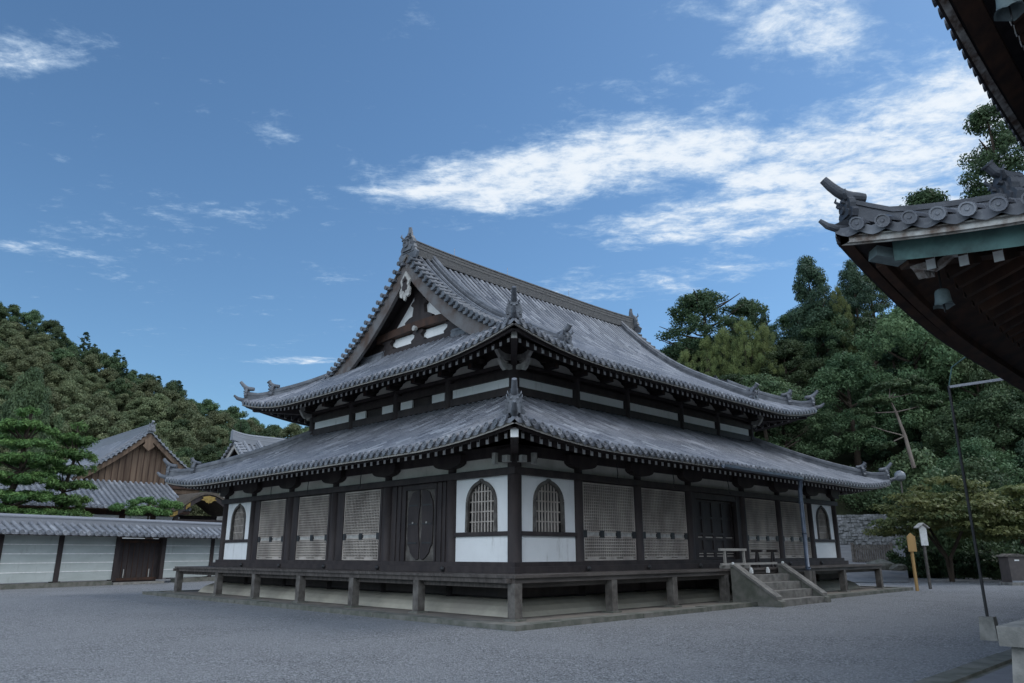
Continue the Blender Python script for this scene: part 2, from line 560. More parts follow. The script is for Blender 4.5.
class Face:
    """one slope of a roof: starts at O, runs Lw along a, climbs inward along n"""

    def __init__(s, O, a, n, Lw, prof, lift, liftends=(1, 1)):
        s.O, s.a, s.n, s.Lw, s.prof, s.lift, s.le = np.array(O, float), np.array(a, float), np.array(n, float), Lw, prof, lift, liftends

    def P(s, t, d, h=0.0):
        xy = s.O + s.a * t + s.n * d
        lf = 0.0
        if s.le[0]:
            lf += s.lift(max(t, 0), d)
        if s.le[1]:
            lf += s.lift(max(s.Lw - t, 0), d)
        return (xy[0], xy[1], s.prof(d) + lf + h)

    def tiles(s, mb, dmax, sp=.3, course=.27, r=.078, t0=0.0, disc=True, jit=.011, cover_k=2, tlim=None, seed=0):
        rnd = random.Random(seed)
        N = max(1, round(s.Lw / sp))
        sp = s.Lw / N
        off = (-.5, -.22, 0, .22, .5)
        oh = (0.0, -.038, -.056, -.038, 0.0)
        for i in range(N):
            tm = (i + .5) * sp
            if tlim and not (tlim[0] <= tm <= tlim[1]):
                continue
            dl = dmax(tm)
            k = 0
            d0 = 0.0
            while d0 < dl - .02:
                d1 = min(d0 + course, dl)
                j = rnd.uniform(-jit, jit)
                j2 = rnd.uniform(-jit, jit)
                lo = [s.P(tm + o * sp, d0, h + .024 + j + (j2 if o < 0 else -j2)) for o, h in zip(off, oh)]
                hi = [s.P(tm + o * sp, d1, h + .002) for o, h in zip(off, oh)]
                dn = [s.P(tm + o * sp, d0 + .001, h - (.10 if k == 0 else .01)) for o, h in zip(off, oh)]
                mb.add(lo + hi + dn, [(q, q + 1, q + 6, q + 5) for q in range(4)] + [(q, q + 1, q + 11, q + 10) for q in range(4)], 0, (i + .5, k + .5))
                d0 = d1
                k += 1
        hx = [math.cos(math.pi * q / 5) for q in range(6)]
        hy = [math.sin(math.pi * q / 5) for q in range(6)]
        for i in range(N + 1):
            tm = i * sp
            if tlim and not (tlim[0] <= tm <= tlim[1]):
                continue
            dl = dmax(min(max(tm, .01), s.Lw - .01))
            if dl < .1:
                continue
            d0, k = -.03, 0
            c2 = course * cover_k
            while d0 < dl - .02:
                d1 = min(d0 + c2, dl)
                lo = [s.P(tm + x * (r + .004), d0, y * (r + .004) + .005) for x, y in zip(hx, hy)]
                hi = [s.P(tm + x * (r - .004), d1, y * (r - .004) + .005) for x, y in zip(hx, hy)]
                mb.add(lo + hi, [(q, q + 1, q + 7, q + 6) for q in range(5)] + [(0, 5, 4, 3, 2, 1)], 0, (i + 500.5, k + .5))
                d0 = d1
                k += 1
            if disc:
                nd = 12
                ring = [(math.cos(2 * math.pi * q / nd), math.sin(2 * math.pi * q / nd)) for q in range(nd)]
                R1 = r * 1.12
                a_ = [s.P(tm + x * R1, -.01, y * R1 - .0) for x, y in ring]
                b_ = [s.P(tm + x * R1, -.075, y * R1 - .0) for x, y in ring]
                c_ = [s.P(tm + x * R1 * .78, -.075, y * R1 * .78) for x, y in ring]
                e_ = [s.P(tm + x * R1 * .72, -.060, y * R1 * .72) for x, y in ring]
                f_ = [s.P(tm + x * R1 * .30, -.060, y * R1 * .30) for x, y in ring]
                g_ = [s.P(tm + x * R1 * .22, -.072, y * R1 * .22) for x, y in ring]
                fs = []
                for b0 in range(0, 5 * nd, nd):
                    fs += [(b0 + q, b0 + (q + 1) % nd, b0 + nd + (q + 1) % nd, b0 + nd + q) for q in range(nd)]
                fs.append(tuple(range(5 * nd, 6 * nd)))
                mb.add(a_ + b_ + c_ + e_ + f_ + g_, fs, 0, (i + 900.5, .5))

    def sheet(s, mb, D, h, tmin=None, tmax=None, nt=40, nd=8, d_start=0.0, mi=0):
        vs = []
        for j in range(nd + 1):
            d = d_start + (D - d_start) * j / nd
            a_ = tmin(d) if tmin else d
            b_ = tmax(d) if tmax else s.Lw - d
            for i in range(nt + 1):
                q = i / nt
                q = .5 - .5 * math.cos(math.pi * q)
                vs.append(s.P(a_ + (b_ - a_) * q, d, h))
        mb.add(vs, [(j * (nt + 1) + i, j * (nt + 1) + i + 1, (j + 1) * (nt + 1) + i + 1, (j + 1) * (nt + 1) + i) for j in range(nd) for i in range(nt)], mi)

    def strip(s, mb, d0, d1, h0, h1, nt=48, t0=None, t1=None, mi=0):
        """board along the eave between depths d0..d1 and heights h0..h1"""
        t0 = d0 if t0 is None else t0
        t1 = s.Lw - d0 if t1 is None else t1
        vs, fs = [], []
        for i in range(nt + 1):
            q = .5 - .5 * math.cos(math.pi * i / nt)
            tt = t0 + (t1 - t0) * q
            vs += [s.P(tt, d0, h0), s.P(tt, d0, h1), s.P(tt, d1, h1), s.P(tt, d1, h0)]
        for i in range(nt):
            for k in range(4):
                fs.append((i * 4 + k, i * 4 + (k + 1) % 4, i * 4 + 4 + (k + 1) % 4, i * 4 + 4 + k))
        fs += [(0, 1, 2, 3), (nt * 4, nt * 4 + 1, nt * 4 + 2, nt * 4 + 3)]
        mb.add(vs, fs, mi)

    def rafters(s, mb, dend, h, sp=.3, d_in=.3, w=.095, hh=.165, tlim=None):
        N = round(s.Lw / sp)
        sp = s.Lw / N
        for i in range(N):
            tm = (i + .5) * sp
            if tlim and not (tlim[0] <= tm <= tlim[1]):
                continue
            dl = min(dend, min(tm, s.Lw - tm) if s.le[0] and s.le[1] else (tm if s.le[0] else 99), dend)
            if dl < d_in + .15:
                continue
            mdl = d_in + (dl - d_in) * .45
            p0, p1, p2 = s.P(tm, d_in, h), s.P(tm, mdl, h), s.P(tm, dl, h)
            mb.bar(p1, p2, w, hh, 0)
            mb.bar(p0, p1, w, hh, 0)
            a3 = np.array([*s.n, 0]) * .012
            e = np.array(p0)
            mb.bar(e - a3, e + a3 * .1, w * 1.02, hh * 1.02, 1)


HIP = [(-.17, -.14), (-.17, .10), (-.145, .105), (-.145, .17), (-.165, .175), (-.165, .25), (-.10, .255), (-.09, .33), (0, .37), (.09, .33), (.10, .255), (.165, .25), (.165, .175), (.145, .17), (.145, .105), (.17, .10), (.17, -.14)]


def scaled(pr, sx, sz):
    return [(x * sx, z * sz) for x, z in pr]


def oni(name, parent, pos, dxy, sc=1.0, tip=True, m=None, sweep=False):
    """ridge-end ornament: shouldered plate, round boss and an upswept cylinder tile"""
    d = Vector((dxy[0], dxy[1], 0)).normalized()
    sd_ = Vector((d.y, -d.x, 0))
    up = Vector((0, 0, 1))
    mb = MB()
    half = [(.30, -.12), (.36, .02), (.31, .10), (.25, .13), (.28, .22), (.27, .32), (.20, .38), (.17, .46), (.08, .50)]
    poly = [(x, z) for x, z in half] + [(-x, z) for x, z in reversed(half)]
    o = Vector(pos)
    mb.prism([(x * sc, z * sc) for x, z in poly], o - d * .07 * sc, sd_, up, d * .14 * sc)
    small = [(x * .72 * sc, (z * .74 + .02) * sc) for x, z in poly]
    mb.prism(small, o + d * .07 * sc, sd_, up, d * .05 * sc)
    mb.tube([o + d * .12 * sc + up * .14 * sc, o + d * .17 * sc + up * .14 * sc], .105 * sc, 14)
    for sx in (-1, 1):
        mb.tube([o + d * .12 * sc + up * .28 * sc + sd_ * .11 * sx * sc, o + d * .2 * sc + up * .30 * sc + sd_ * .12 * sx * sc], .045 * sc, 8)
        mb.tube([o + d * .1 * sc + sd_ * .16 * sx * sc + up * .36 * sc, o + d * .16 * sc + sd_ * .24 * sx * sc + up * .46 * sc, o + d * .12 * sc + sd_ * .25 * sx * sc + up * .56 * sc], [.04 * sc, .03 * sc, .012 * sc], 7)
    mb.tube([o + d * .1 * sc + up * .2 * sc, o + d * .24 * sc + up * .2 * sc], [.05 * sc, .03 * sc], 7)
    if tip:
        pth = [o - d * .30 * sc + up * .44 * sc, o - d * .05 * sc + up * .48 * sc, o + d * .12 * sc + up * .56 * sc, o + d * .22 * sc + up * .68 * sc]
        if sweep:
            pth = [o + d * (-.42 + .15 * k) * sc + up * (.44 + .012 * k + .036 * max(0, k - 2) ** 1.75) * sc for k in range(7)]
            rr3 = [.11, .13, .135, .13, .12, .11, .095]
            mb.tube(pth, [q * sc for q in rr3], 12)
            return mb.build(name, m or RIDGE, parent)
        mb.tube(pth, [.09 * sc, .092 * sc, .092 * sc, .095 * sc], 12)
        e = pth[-1]
        ax = (pth[-1] - pth[-2]).normalized()
        mb.tube([e, e + ax * .03 * sc], .115 * sc, 14)
    return mb.build(name, m or RIDGE, parent)


def horn(mb, pos, dxy, sc=1.0):
    d = Vector((dxy[0], dxy[1], 0)).normalized()
    up = Vector((0, 0, 1))
    o = Vector(pos)
    mb.tube([o - d * .3 * sc + up * .02 * sc, o + up * .03 * sc, o + d * .22 * sc + up * .10 * sc, o + d * .40 * sc + up * .25 * sc], [.1 * sc, .1 * sc, .085 * sc, .05 * sc], 10)


# ================================================================== the main hall
LX, LY = 20.3, 17.23
XC = [0, 2.55, 5.43, 8.35, 12.02, 14.9, 17.78, LX]
YC = [0, 2.48, 5.60, 8.68, 11.73, 14.73, LY]
hall = thing('temple_hall', 'large two-roofed dark timber temple hall with white plaster and grey tiles on raised deck', 'temple', (LX / 2, LY / 2, 0))

# --- base
m = MB()
K = 2.25
for (x0, x1, y0, y1) in ((-K, LX + K, -K, -K + .42), (-K, LX + K, LY + K - .42, LY + K), (-K, -K + .42, -K + .42, LY + K - .42), (LX + K - .42, LX + K, -K + .42, LY + K - .42)):
    horiz = (x1 - x0) > (y1 - y0)
    n = int((x1 - x0 if horiz else y1 - y0) / 1.5)
    for i in range(n):
        a0, a1 = i / n, (i + 1) / n
        dz_ = random.uniform(-.012, .012)
        if horiz:
            m.box(x0 + (x1 - x0) * a0 + .006, x0 + (x1 - x0) * a1 - .006, y0 + random.uniform(-.012, .012), y1, -.1, .12 + dz_)
        else:
            m.box(x0 + random.uniform(-.012, .012), x1, y0 + (y1 - y0) * a0 + .006, y0 + (y1 - y0) * a1 - .006, -.1, .12 + dz_)
m.build('stone_kerb', STONE_D, hall)
m = MB()
m.box(-K + .42, LX + K - .42, -K + .42, LY + K - .42, -.1, .085)
m.build('platform_floor', EARTH, hall)
m = MB()
mp = [(.62, .08), (.56, .20), (.44, .32), (.28, .41), (.10, .46), (-.3, .47)]
loop = lambda o: [(-o, -o), (LX + o, -o), (LX + o, LY + o), (-o, LY + o)]
vs = [(x, y, z) for o, z in mp for x, y in loop(o)]
m.add(vs, [(i * 4 + k, i * 4 + (k + 1) % 4, (i + 1) * 4 + (k + 1) % 4, (i + 1) * 4 + k) for i in range(len(mp) - 1) for k in range(4)])
m.build('plaster_mound', CREAM, hall)
m = MB()
for a0, a1, z0, z1, o in ((0, 0, .52, .84, .10), (0, 0, 1.005, 1.03, .06)):
    m.box(-o, LX + o, -o, o, z0, z1)
    m.box(-o, LX + o, LY - o, LY + o, z0, z1)
    m.box(-o, o, o, LY - o, z0, z1)
    m.box(LX - o, LX + o, o, LY - o, z0, z1)
m.box(.12, LX - .12, .12, LY - .12, .4, 1.0)
m.build('ground_beam', DARK, hall)
for i in range(7):
    if i != 3:
        m = MB()
        m.box(XC[i] + .2, XC[i + 1] - .2, -.04, .1, .842, 1.003)
        m.build('base_plaster', PLAST_OLD, hall)
for i in range(6):
    m = MB()
    if i in (1,):
        for k in range(22):
            y = YC[i] + .3 + k * (YC[i + 1] - YC[i] - .6) / 21
            m.box(-.04, .02, y, y + .05, .842, 1.003)
        m.build('base_grille', DARK, hall)
    else:
        m.box(-.04, .1, YC[i] + .2, YC[i + 1] - .2, .842, 1.003)
        m.build('base_plaster', PLAST_OLD, hall)

# --- deck
D = 1.39
m = MB()
nb = 0
def deck_run(x0, x1, y0, y1, alongx):
    n = max(1, round((x1 - x0 if alongx else y1 - y0) / .32))
    for i in range(n):
        dz_ = random.uniform(-.004, .004)
        if alongx:
            m.box(x0 + (x1 - x0) * i / n + .003, x0 + (x1 - x0) * (i + 1) / n - .003, y0, y1, 1.035, 1.10 + dz_)
        else:
            m.box(x0, x1, y0 + (y1 - y0) * i / n + .003, y0 + (y1 - y0) * (i + 1) / n - .003, 1.035, 1.10 + dz_)
deck_run(-D, LX + D, -D, -.0, True)
deck_run(-D, LX + D, LY, LY + D, True)
deck_run(-D, 0, 0, LY, False)
deck_run(LX, LX + D, 0, LY, False)
m.build('deck_floor', DECKW, hall)
m = MB()
q = D - .06
for z0, z1, q in ((.92, 1.032, D - .05), (.80, .915, D - .22)):
    m.box(-q, LX + q, -q, -q + .13, z0, z1)
    m.box(-q, LX + q, LY + q - .13, LY + q, z0, z1)
    m.box(-q, -q + .13, -q + .13, LY + q - .13, z0, z1)
    m.box(LX + q - .13, LX + q, -q + .13, LY + q - .13, z0, z1)
for x in (-D - .12, LX + D - .1):
    for y in (-D + .16, LY + D - .3):
        m.box(x, x + .24, y, y + .13, .925, 1.03)
m.build('deck_beam', DECKW, hall)
pp = []
o = D - .17
xs = [-o] + [2.42, 5.3, 8.27, 12.0, 14.72, 17.62] + [LX + o]
ys = [2.4, 5.5, 8.58, 11.66, 14.66, LY + o]
pp += [(x, -o) for x in xs] + [(-o, y) for y in ys] + [(x, LY + o) for x in xs[1:]] + [(LX + o, y) for y in ys[:-1]]
for i, (x, y) in enumerate(pp):
    m = MB()
    w = .115 if i else .12
    m.box(x - w, x + w, y - w, y + w, .13, .918)
    m.box(x - w - .07, x + w + .07, y - w - .07, y + w + .07, .05, .13, 1)
    m.build('deck_post', [GREYW, STONE_D], hall)

# --- columns, beams
def colm(x, y, z0=.46, z1=4.16, r=.165):
    m = MB()
    m.tube([(x, y, z0), (x, y, z1)], r, 18)
    return m.build('column', DARK, hall, True)
per = [(x, 0) for x in XC] + [(0, y) for y in YC[1:]] + [(x, LY) for x in XC[1:]] + [(LX, y) for y in YC[1:-1]]
for x, y in per:
    colm(x, y, r=.17 if (x, y) != (0, 0) else .19)

def ringbeam(m, z0, z1, o, i_):
    m.box(-o, LX + o, -o, i_, z0, z1)
    m.box(-o, LX + o, LY - i_, LY + o, z0, z1)
    m.box(-o, i_, i_, LY - i_, z0, z1)
    m.box(LX - i_, LX + o, i_, LY - i_, z0, z1)
m = MB()
ringbeam(m, 1.104, 1.26, .33, .1)
ringbeam(m, 1.26, 1.375, .21, .1)
m.build('sill_beam', DARK, hall)
m = MB()
ringbeam(m, 3.625, 3.81, .205, .08)
m.build('head_beam', DARK, hall)
m = MB()
ringbeam(m, 4.13, 4.42, .13, .12)
m.build('wall_plate', DARK, hall)
for x in XC[1:-1]:
    m = MB(); m.lathe([(.0, 0), (.06, .0), (.075, .03), (.05, .07), (.0, .09)], (0, 0, 0), 10)
    m.v = [(x + a, -.335 - c, 1.19 + b_) for a, b_, c in m.v]
    m.build('nail_cover', IRON, hall)
for y in YC[1:-1]:
    m = MB(); m.lathe([(.0, 0), (.06, .0), (.075, .03), (.05, .07), (.0, .09)], (0, 0, 0), 10)
    m.v = [(-.335 - c, y + a, 1.19 + b_) for a, b_, c in m.v]
    m.build('nail_cover', IRON, hall)


# --- bays.  Wall frame: side 0 = right front (along +x, outward -y); side 1 = left front (along +y, outward -x); 2,3 the back
class Wall:
    def __init__(s, side):
        s.side = side

    def P(s, u, o, z):
        return {0: (u, -o, z), 1: (-o, u, z), 2: (u, LY + o, z), 3: (LX + o, u, z)}[s.side]

    def box(s, m, u0, u1, o0, o1, z0, z1, mi=0):
        a, b = s.P(u0, o0, z0), s.P(u1, o1, z1)
        m.box(min(a[0], b[0]), max(a[0], b[0]), min(a[1], b[1]), max(a[1], b[1]), z0, z1, mi)

    def prism(s, m, poly, o0, o1, mi=0):
        a = Vector(s.P(0, o0, 0))
        m.prism(poly, a, Vector(s.P(1, o0, 0)) - a, (0, 0, 1), Vector(s.P(0, o1, 0)) - a, mi)


def arch(x, w, z0, zt):
    q = min(abs(x) / w, 1)
    return z0 + (zt - z0) * (.60 + .36 * (1 - q ** 2.0) ** .62 + .04 * math.exp(-(q / .10) ** 2) )


def bay_window(Wl, u0, u1, far=False):
    c, hw = (u0 + u1) / 2, .57
    z0, z1 = 1.378, 3.622
    a, b_ = u0 + .17, u1 - .17
    m = MB()
    Wl.box(m, a, b_, -.02, .04, z0, 2.045)
    Wl.box(m, a, c - hw, -.02, .04, 2.16, z1)
    Wl.box(m, c + hw, b_, -.02, .04, 2.16, z1)
    n = 24
    for i in range(n):
        xa, xb = -hw + 2 * hw * i / n, -hw + 2 * hw * (i + 1) / n
        Wl.prism(m, [(c + xa, arch(xa, hw, 2.16, 3.55)), (c + xb, arch(xb, hw, 2.16, 3.55)), (c + xb, z1), (c + xa, z1)], -.02, .04)
    pl = m.build('plaster_panel', PLAST, hall)
    m = MB()
    Wl.box(m, a - .01, b_ + .01, -.05, .10, 2.047, 2.158)
    m.build('mid_rail', DARK, hall)
    m = MB()
    Wl.box(m, c - hw - .05, c + hw + .05, -.10, -.07, 2.1, 3.6)
    win = m.build('cusped_window', IRON, hall)
    m = MB()
    pts = [(-hw - .0 - .02, 2.16)] + [(-hw + 2 * hw * i / 32, arch(-hw + 2 * hw * i / 32, hw, 2.16, 3.55)) for i in range(33)] + [(hw + .02, 2.16)]
    for (xa, za), (xb, zb) in zip(pts[:-1], pts[1:]):
        m.bar(Wl.P(c + xa, .045, za), Wl.P(c + xb, .045, zb), .09, .085, 0, up=Vector(Wl.P(0, 1, 0)) - Vector(Wl.P(0, 0, 0)))
    m.build('window_frame', GREYW, win)
    m = MB()
    for i in range(1, 9):
        x = -hw + 2 * hw * i / 9
        Wl.box(m, c + x - .022, c + x + .022, -.045, -.01, 2.16, arch(x, hw, 2.16, 3.55))
    for k in range(1, 5):
        z = 2.16 + 1.25 * k / 4.6
        w = hw if z < 2.99 else hw * .86
        Wl.box(m, c - w, c + w, -.052, -.047, z - .02, z + .02)
        Wl.box(m, c - w, c + w, -.008, -.003, z - .014, z + .014)
    m.build('window_bar', LATT, win)


def bay_lattice(Wl, u0, u1, j0, j1, seed):
    rnd = random.Random(seed)
    a, b_ = u0 + j0, u1 - j1
    z0, z1 = 1.39, 3.60
    if j0 > .3:
        m = MB()
        Wl.box(m, u0 + .17, a - .006, -.08, .07, 1.377, 3.623)
        Wl.box(m, u0 + .17 + (j0 - .17) * .45, u0 + .17 + (j0 - .17) * .6, .07, .085, 1.377, 3.623)
        m.build('jamb', DARK, hall)
        m = MB()
        Wl.box(m, b_ + .006, u1 - .17, -.08, .07, 1.377, 3.623)
        m.build('jamb', DARK, hall)
    m = MB()
    Wl.box(m, a, b_, -.05, -.02, z0, z1)
    back = m.build('lattice_shutter', LBACK, hall)
    m = MB()
    n = max(8, round((b_ - a) / .088))
    for i in range(1, n):
        x = a + (b_ - a) * i / n
        Wl.box(m, x - .014, x + .014, -.016, .018, z0 + .06, 2.05)
        Wl.box(m, x - .012, x + .012, -.016, .018, 2.22, z1 - .05)
    for z in np.arange(z0 + .10, 2.04, .088):
        Wl.box(m, a + .05, b_ - .05, .019, .034, z - .013, z + .013)
    for z in np.arange(2.27, z1 - .08, .088):
        Wl.box(m, a + .05, b_ - .05, .019, .034, z - .009, z + .009)
    m.build('lattice_grid', LATT, back)
    m = MB()
    for x in (a, b_ - .05):
        Wl.box(m, x, x + .05, -.016, .045, z0, z1)
    Wl.box(m, a + .05, b_ - .05, -.016, .042, z1 - .05, z1)
    Wl.box(m, a + .05, b_ - .05, -.016, .042, z0, z0 + .05)
    m.build('shutter_frame', LATT, back)
    m = MB()
    Wl.box(m, a + .05, b_ - .05, -.016, .036, 2.052, 2.083)
    Wl.box(m, a + .05, b_ - .05, -.016, .036, 2.185, 2.217)
    Wl.box(m, a + .05, b_ - .05, -.016, .012, 2.083, 2.185, 1)
    m.build('shutter_rail', [LATT, BONE], back)
    nh = 4 if b_ - a > 2.3 else 3
    for i in range(nh):
        x = a + .06 + (b_ - a - .12) * (i + .0) / (nh - 1)
        m = MB()
        Wl.box(m, x - .10, x + .10, .012, .052, 2.03, 2.235)
        Wl.box(m, x - .06, x + .06, .052, .06, 2.07, 2.195)
        m.build('shutter_hinge', IRON, back)
    for i in range(nh - 1):
        x = a + (b_ - a) * (i + .5) / (nh - 1)
        m = MB()
        Wl.box(m, x - .25, x + .25, .036, .048, z0 - .0, z0 + .085)
        m.build('shutter_foot_plate', LATT, back)


def bay_cusped_door(Wl, u0, u1):
    a, b_ = 3.2, 4.75
    for x0, x1 in ((u0 + .17, a - .01), (b_ + .01, u1 - .17)):
        m = MB()
        Wl.box(m, x0, x1, -.08, .03, 1.377, 3.623)
        for k in (.3, .65):
            x = x0 + (x1 - x0) * k
            Wl.box(m, x - .05, x + .05, .03, .06, 1.377, 3.623)
        m.build('jamb', DARK, hall)
    m = MB()
    Wl.box(m, a, b_, -.06, -.01, 1.38, 3.62)
    dr = m.build('cusped_door', GREYW, hall)
    m = MB()
    for z0, z1 in ((3.46, 3.62),):
        Wl.box(m, a, b_, -.008, .05, z0, z1)
    for x in (a, b_ - .07):
        Wl.box(m, x, x + .07, -.008, .055, 1.38, 3.46)
    m.build('door_frame', DARK, dr)
    c = (a + b_) / 2
    for sg in (-1, 1):
        prof = [(.04, 1.45), (.16, 1.42), (.30, 1.50), (.44, 1.62), (.50, 1.78), (.58, 1.86), (.60, 2.1), (.60, 2.9), (.57, 3.1), (.48, 3.22), (.42, 3.36), (.28, 3.42), (.06, 3.45), (.03, 3.0), (.08, 2.7), (.10, 2.45), (.08, 2.2), (.03, 1.9)]
        m = MB()
        Wl.prism(m, [(c + sg * x, z) for x, z in prof], -.005, .03)
        lf = m.build('door_leaf', DARK, dr)
        for z in (1.9, 2.45, 3.0):
            m = MB()
            Wl.box(m, c + sg * .34 - .22, c + sg * .34 + .22, .032, .042, z - .02, z + .02)
            m.build('door_batten', IRON, lf)
        m = MB()
        Wl.box(m, c + sg * .33 - .025, c + sg * .33 + .025, .043, .06, 2.46, 2.51)
        m.build('door_stud', BONE, lf)


def bay_front_door(Wl, u0, u1):
    a, b_ = u0 + .17, u1 - .17
    for x0, x1 in ((a, a + .28), (b_ - .28, b_)):
        m = MB()
        Wl.box(m, x0, x1, -.10, .06, 1.377, 3.623)
        m.build('jamb', DARK, hall)
    m = MB()
    Wl.box(m, a + .285, b_ - .285, -.10, .04, 3.42, 3.62)
    m.build('door_lintel', DARK, hall)
    n = 4
    xs_ = np.linspace(a + .29, b_ - .29, n + 1)
    for i in range(n):
        x0, x1 = xs_[i] + .005, xs_[i + 1] - .005
        m = MB()
        Wl.box(m, x0, x1, -.20, -.16, 1.38, 3.415)
        dr = m.build('panel_door', DARK, hall)
        m = MB()
        for x in (x0, x1 - .08):
            Wl.box(m, x, x + .08, -.157, -.12, 1.38, 3.415)
        for z in (1.38, 1.62, 2.02, 2.2, 2.75, 3.33):
            Wl.box(m, x0 + .08, x1 - .08, -.157, -.12, z, z + .08)
        m.build('door_rail', DARK, dr)
        m = MB()
        for z in (1.47, 1.56, 2.11):
            for k in range(6):
                x = x0 + .1 + (x1 - x0 - .2) * (k + .5) / 6
                Wl.box(m, x - .04, x + .04, -.157, -.135, z, z + .035)
        m.build('door_slat', LATT, dr)


W0, W1, W2, W3 = Wall(0), Wall(1), Wall(2), Wall(3)
for i, k in enumerate('kllDllk'):
    a, b_ = XC[i], XC[i + 1]
    if k == 'k':
        bay_window(W0, a, b_)
    elif k == 'l':
        bay_lattice(W0, a, b_, .19, .19, i)
    else:
        bay_front_door(W0, a, b_)
for i, k in enumerate('kslllk'):
    a, b_ = YC[i], YC[i + 1]
    if k == 'k':
        bay_window(W1, a, b_)
    elif k == 'l':
        bay_lattice(W1, a, b_, .42, .58, 20 + i)
    else:
        bay_cusped_door(W1, a, b_)
for i in range(7):
    m = MB(); W2.box(m, XC[i] + .17, XC[i + 1] - .17, -.05, .03, 1.377, 3.623); m.build('back_panel', PLAST if i in (0, 6) else LBACK, hall)
for i in range(6):
    m = MB(); W3.box(m, YC[i] + .17, YC[i + 1] - .17, -.05, .03, 1.377, 3.623); m.build('back_panel', PLAST if i in (0, 5) else LBACK, hall)
for Wl, cs in ((W0, XC), (W1, YC), (W2, XC), (W3, YC)):
    for i in range(len(cs) - 1):
        m = MB()
        Wl.box(m, cs[i] + .165, cs[i + 1] - .165, -.03, .05, 3.812, 4.128)
        m.build('plaster_frieze', PLAST_OLD, hall)
# boat-shaped bracket arms over the columns
for Wl, cs in ((W0, XC), (W1, YC)):
    for i, u in enumerate(cs):
        m = MB()
        hw = .62
        pl = [(u - hw, 4.30), (u - hw, 4.20)] + [(u + hw * math.cos(math.pi + math.pi * k / 10), 4.17 - .24 * math.sin(math.pi * k / 10) ** .7) for k in range(0, 11)] + [(u + hw, 4.20), (u + hw, 4.30)]
        if i == 0:
            pl = [(max(x, -.2), z) for x, z in pl]
        if i == len(cs) - 1:
            pl = [(min(x, u + .2), z) for x, z in pl]
        Wl.prism(m, pl, .055, .30)
        m.build('bracket_arm', DARK, hall)
# pale noses of the crossing corner beams
for Wl in (W0, W1):
    for bb_ in ((-.42, -.24, -.05, .14, 3.92, 4.10), (.32, .44, .305, .42, 3.90, 4.20)):
        m = MB()
        Wl.box(m, *bb_)
        m.build('beam_nose', BONE, hall)
m = MB()
m.bar((-.15, -.15, 4.25), (-1.75, -1.75, 4.37), .2, .24, 0)
m.bar((-1.75, -1.75, 4.36), (-1.765, -1.765, 4.362), .19, .23, 1)
m.build('corner_rafter', [DARK, WHITE], hall)

# wire hooks that hang from the eaves
for x in (3.9, 6.9, 10.4):
    m = MB()
    m.tube([(x, -.42, 4.3), (x + .03, -.45, 3.9), (x - .02, -.47, 3.72), (x + .06, -.5, 3.62)], .014, 5)
    m.build('eave_hook', IRON, hall)
for y in (6.6, 9.9, 12.6):
    m = MB()
    m.tube([(-.42, y, 4.3), (-.45, y + .03, 3.9), (-.47, y - .02, 3.72), (-.5, y + .06, 3.62)], .014, 5)
    m.build('eave_hook', IRON, hall)

# --- lower roof
EL, IU = 2.0, 2.4
pl_ = curve(4.37, .40, .018)
ll_ = lifter(.36, 4.2, 4.4)
bx0, bx1, by0, by1 = -EL, LX + EL, -EL, LY + EL
def four(bx0, bx1, by0, by1, prof, lift):
    return [Face((bx0, by0), (1, 0), (0, 1), bx1 - bx0, prof, lift), Face((bx0, by0), (0, 1), (1, 0), by1 - by0, prof, lift),
            Face((bx0, by1), (1, 0), (0, -1), bx1 - bx0, prof, lift), Face((bx1, by0), (0, 1), (-1, 0), by1 - by0, prof, lift)]
low = four(bx0, bx1, by0, by1, pl_, ll_)
for k, F in enumerate(low):
    m = MB()
    F.tiles(m, lambda t, F=F: min(4.4, t + .02, F.Lw - t + .02), seed=k)
    m.build('lower_roof_slope', TILE, hall)
    m = MB()
    F.sheet(m, 4.38, -.14)
    F.sheet(m, 4.38, -.20)
    m.build('eave_soffit', DARK, hall)
    m = MB()
    F.strip(m, .03, .12, -.20, -.10)
    m.build('eave_fascia', FASC, hall)
    m = MB()
    F.strip(m, .14, .3, -.29, -.21)
    m.build('eave_batten', DARK, hall)
    m = MB()
    F.rafters(m, 2.15, -.40, d_in=.55, sp=.335)
    tag(m.build('rafter_row', [DARK, WHITE], hall), None, None, kind='stuff')
hipL = []
for sx, sy, cx_, cy_ in ((1, 1, bx0, by0), (-1, 1, bx1, by0), (1, -1, bx0, by1), (-1, -1, bx1, by1)):
    pts = []
    for d in np.linspace(4.45, .95, 14):
        pts.append((cx_ + sx * d, cy_ + sy * d, pl_(d) + ll_(d, d)))
    m = MB()
    m.sweep(HIP, pts)
    m.build('hip_ridge', RIDGE, hall)
    oni('ridge_end_tile', hall, (cx_ + sx * .88, cy_ + sy * .88, pl_(.9) + ll_(.9, .9) + .08), (-sx, -sy), .8)
    pts = [(cx_ + sx * d, cy_ + sy * d, pl_(d) + ll_(d, d) * 1.0 + max(0, .5 - d) * .35) for d in np.linspace(.95, .05, 8)]
    m = MB()
    m.sweep(scaled(HIP, .85, .8), pts)
    horn(m, (cx_ + sx * .0, cy_ + sy * .0, pl_(0) + ll_(0, 0) + .02), (-sx, -sy), .9)
    m.build('hip_ridge', RIDGE, hall)
    oni('ridge_end_tile', hall, (cx_ + sx * .12, cy_ + sy * .12, pl_(.1) + ll_(.1, .1) + .20), (-sx, -sy), .66, sweep=True)

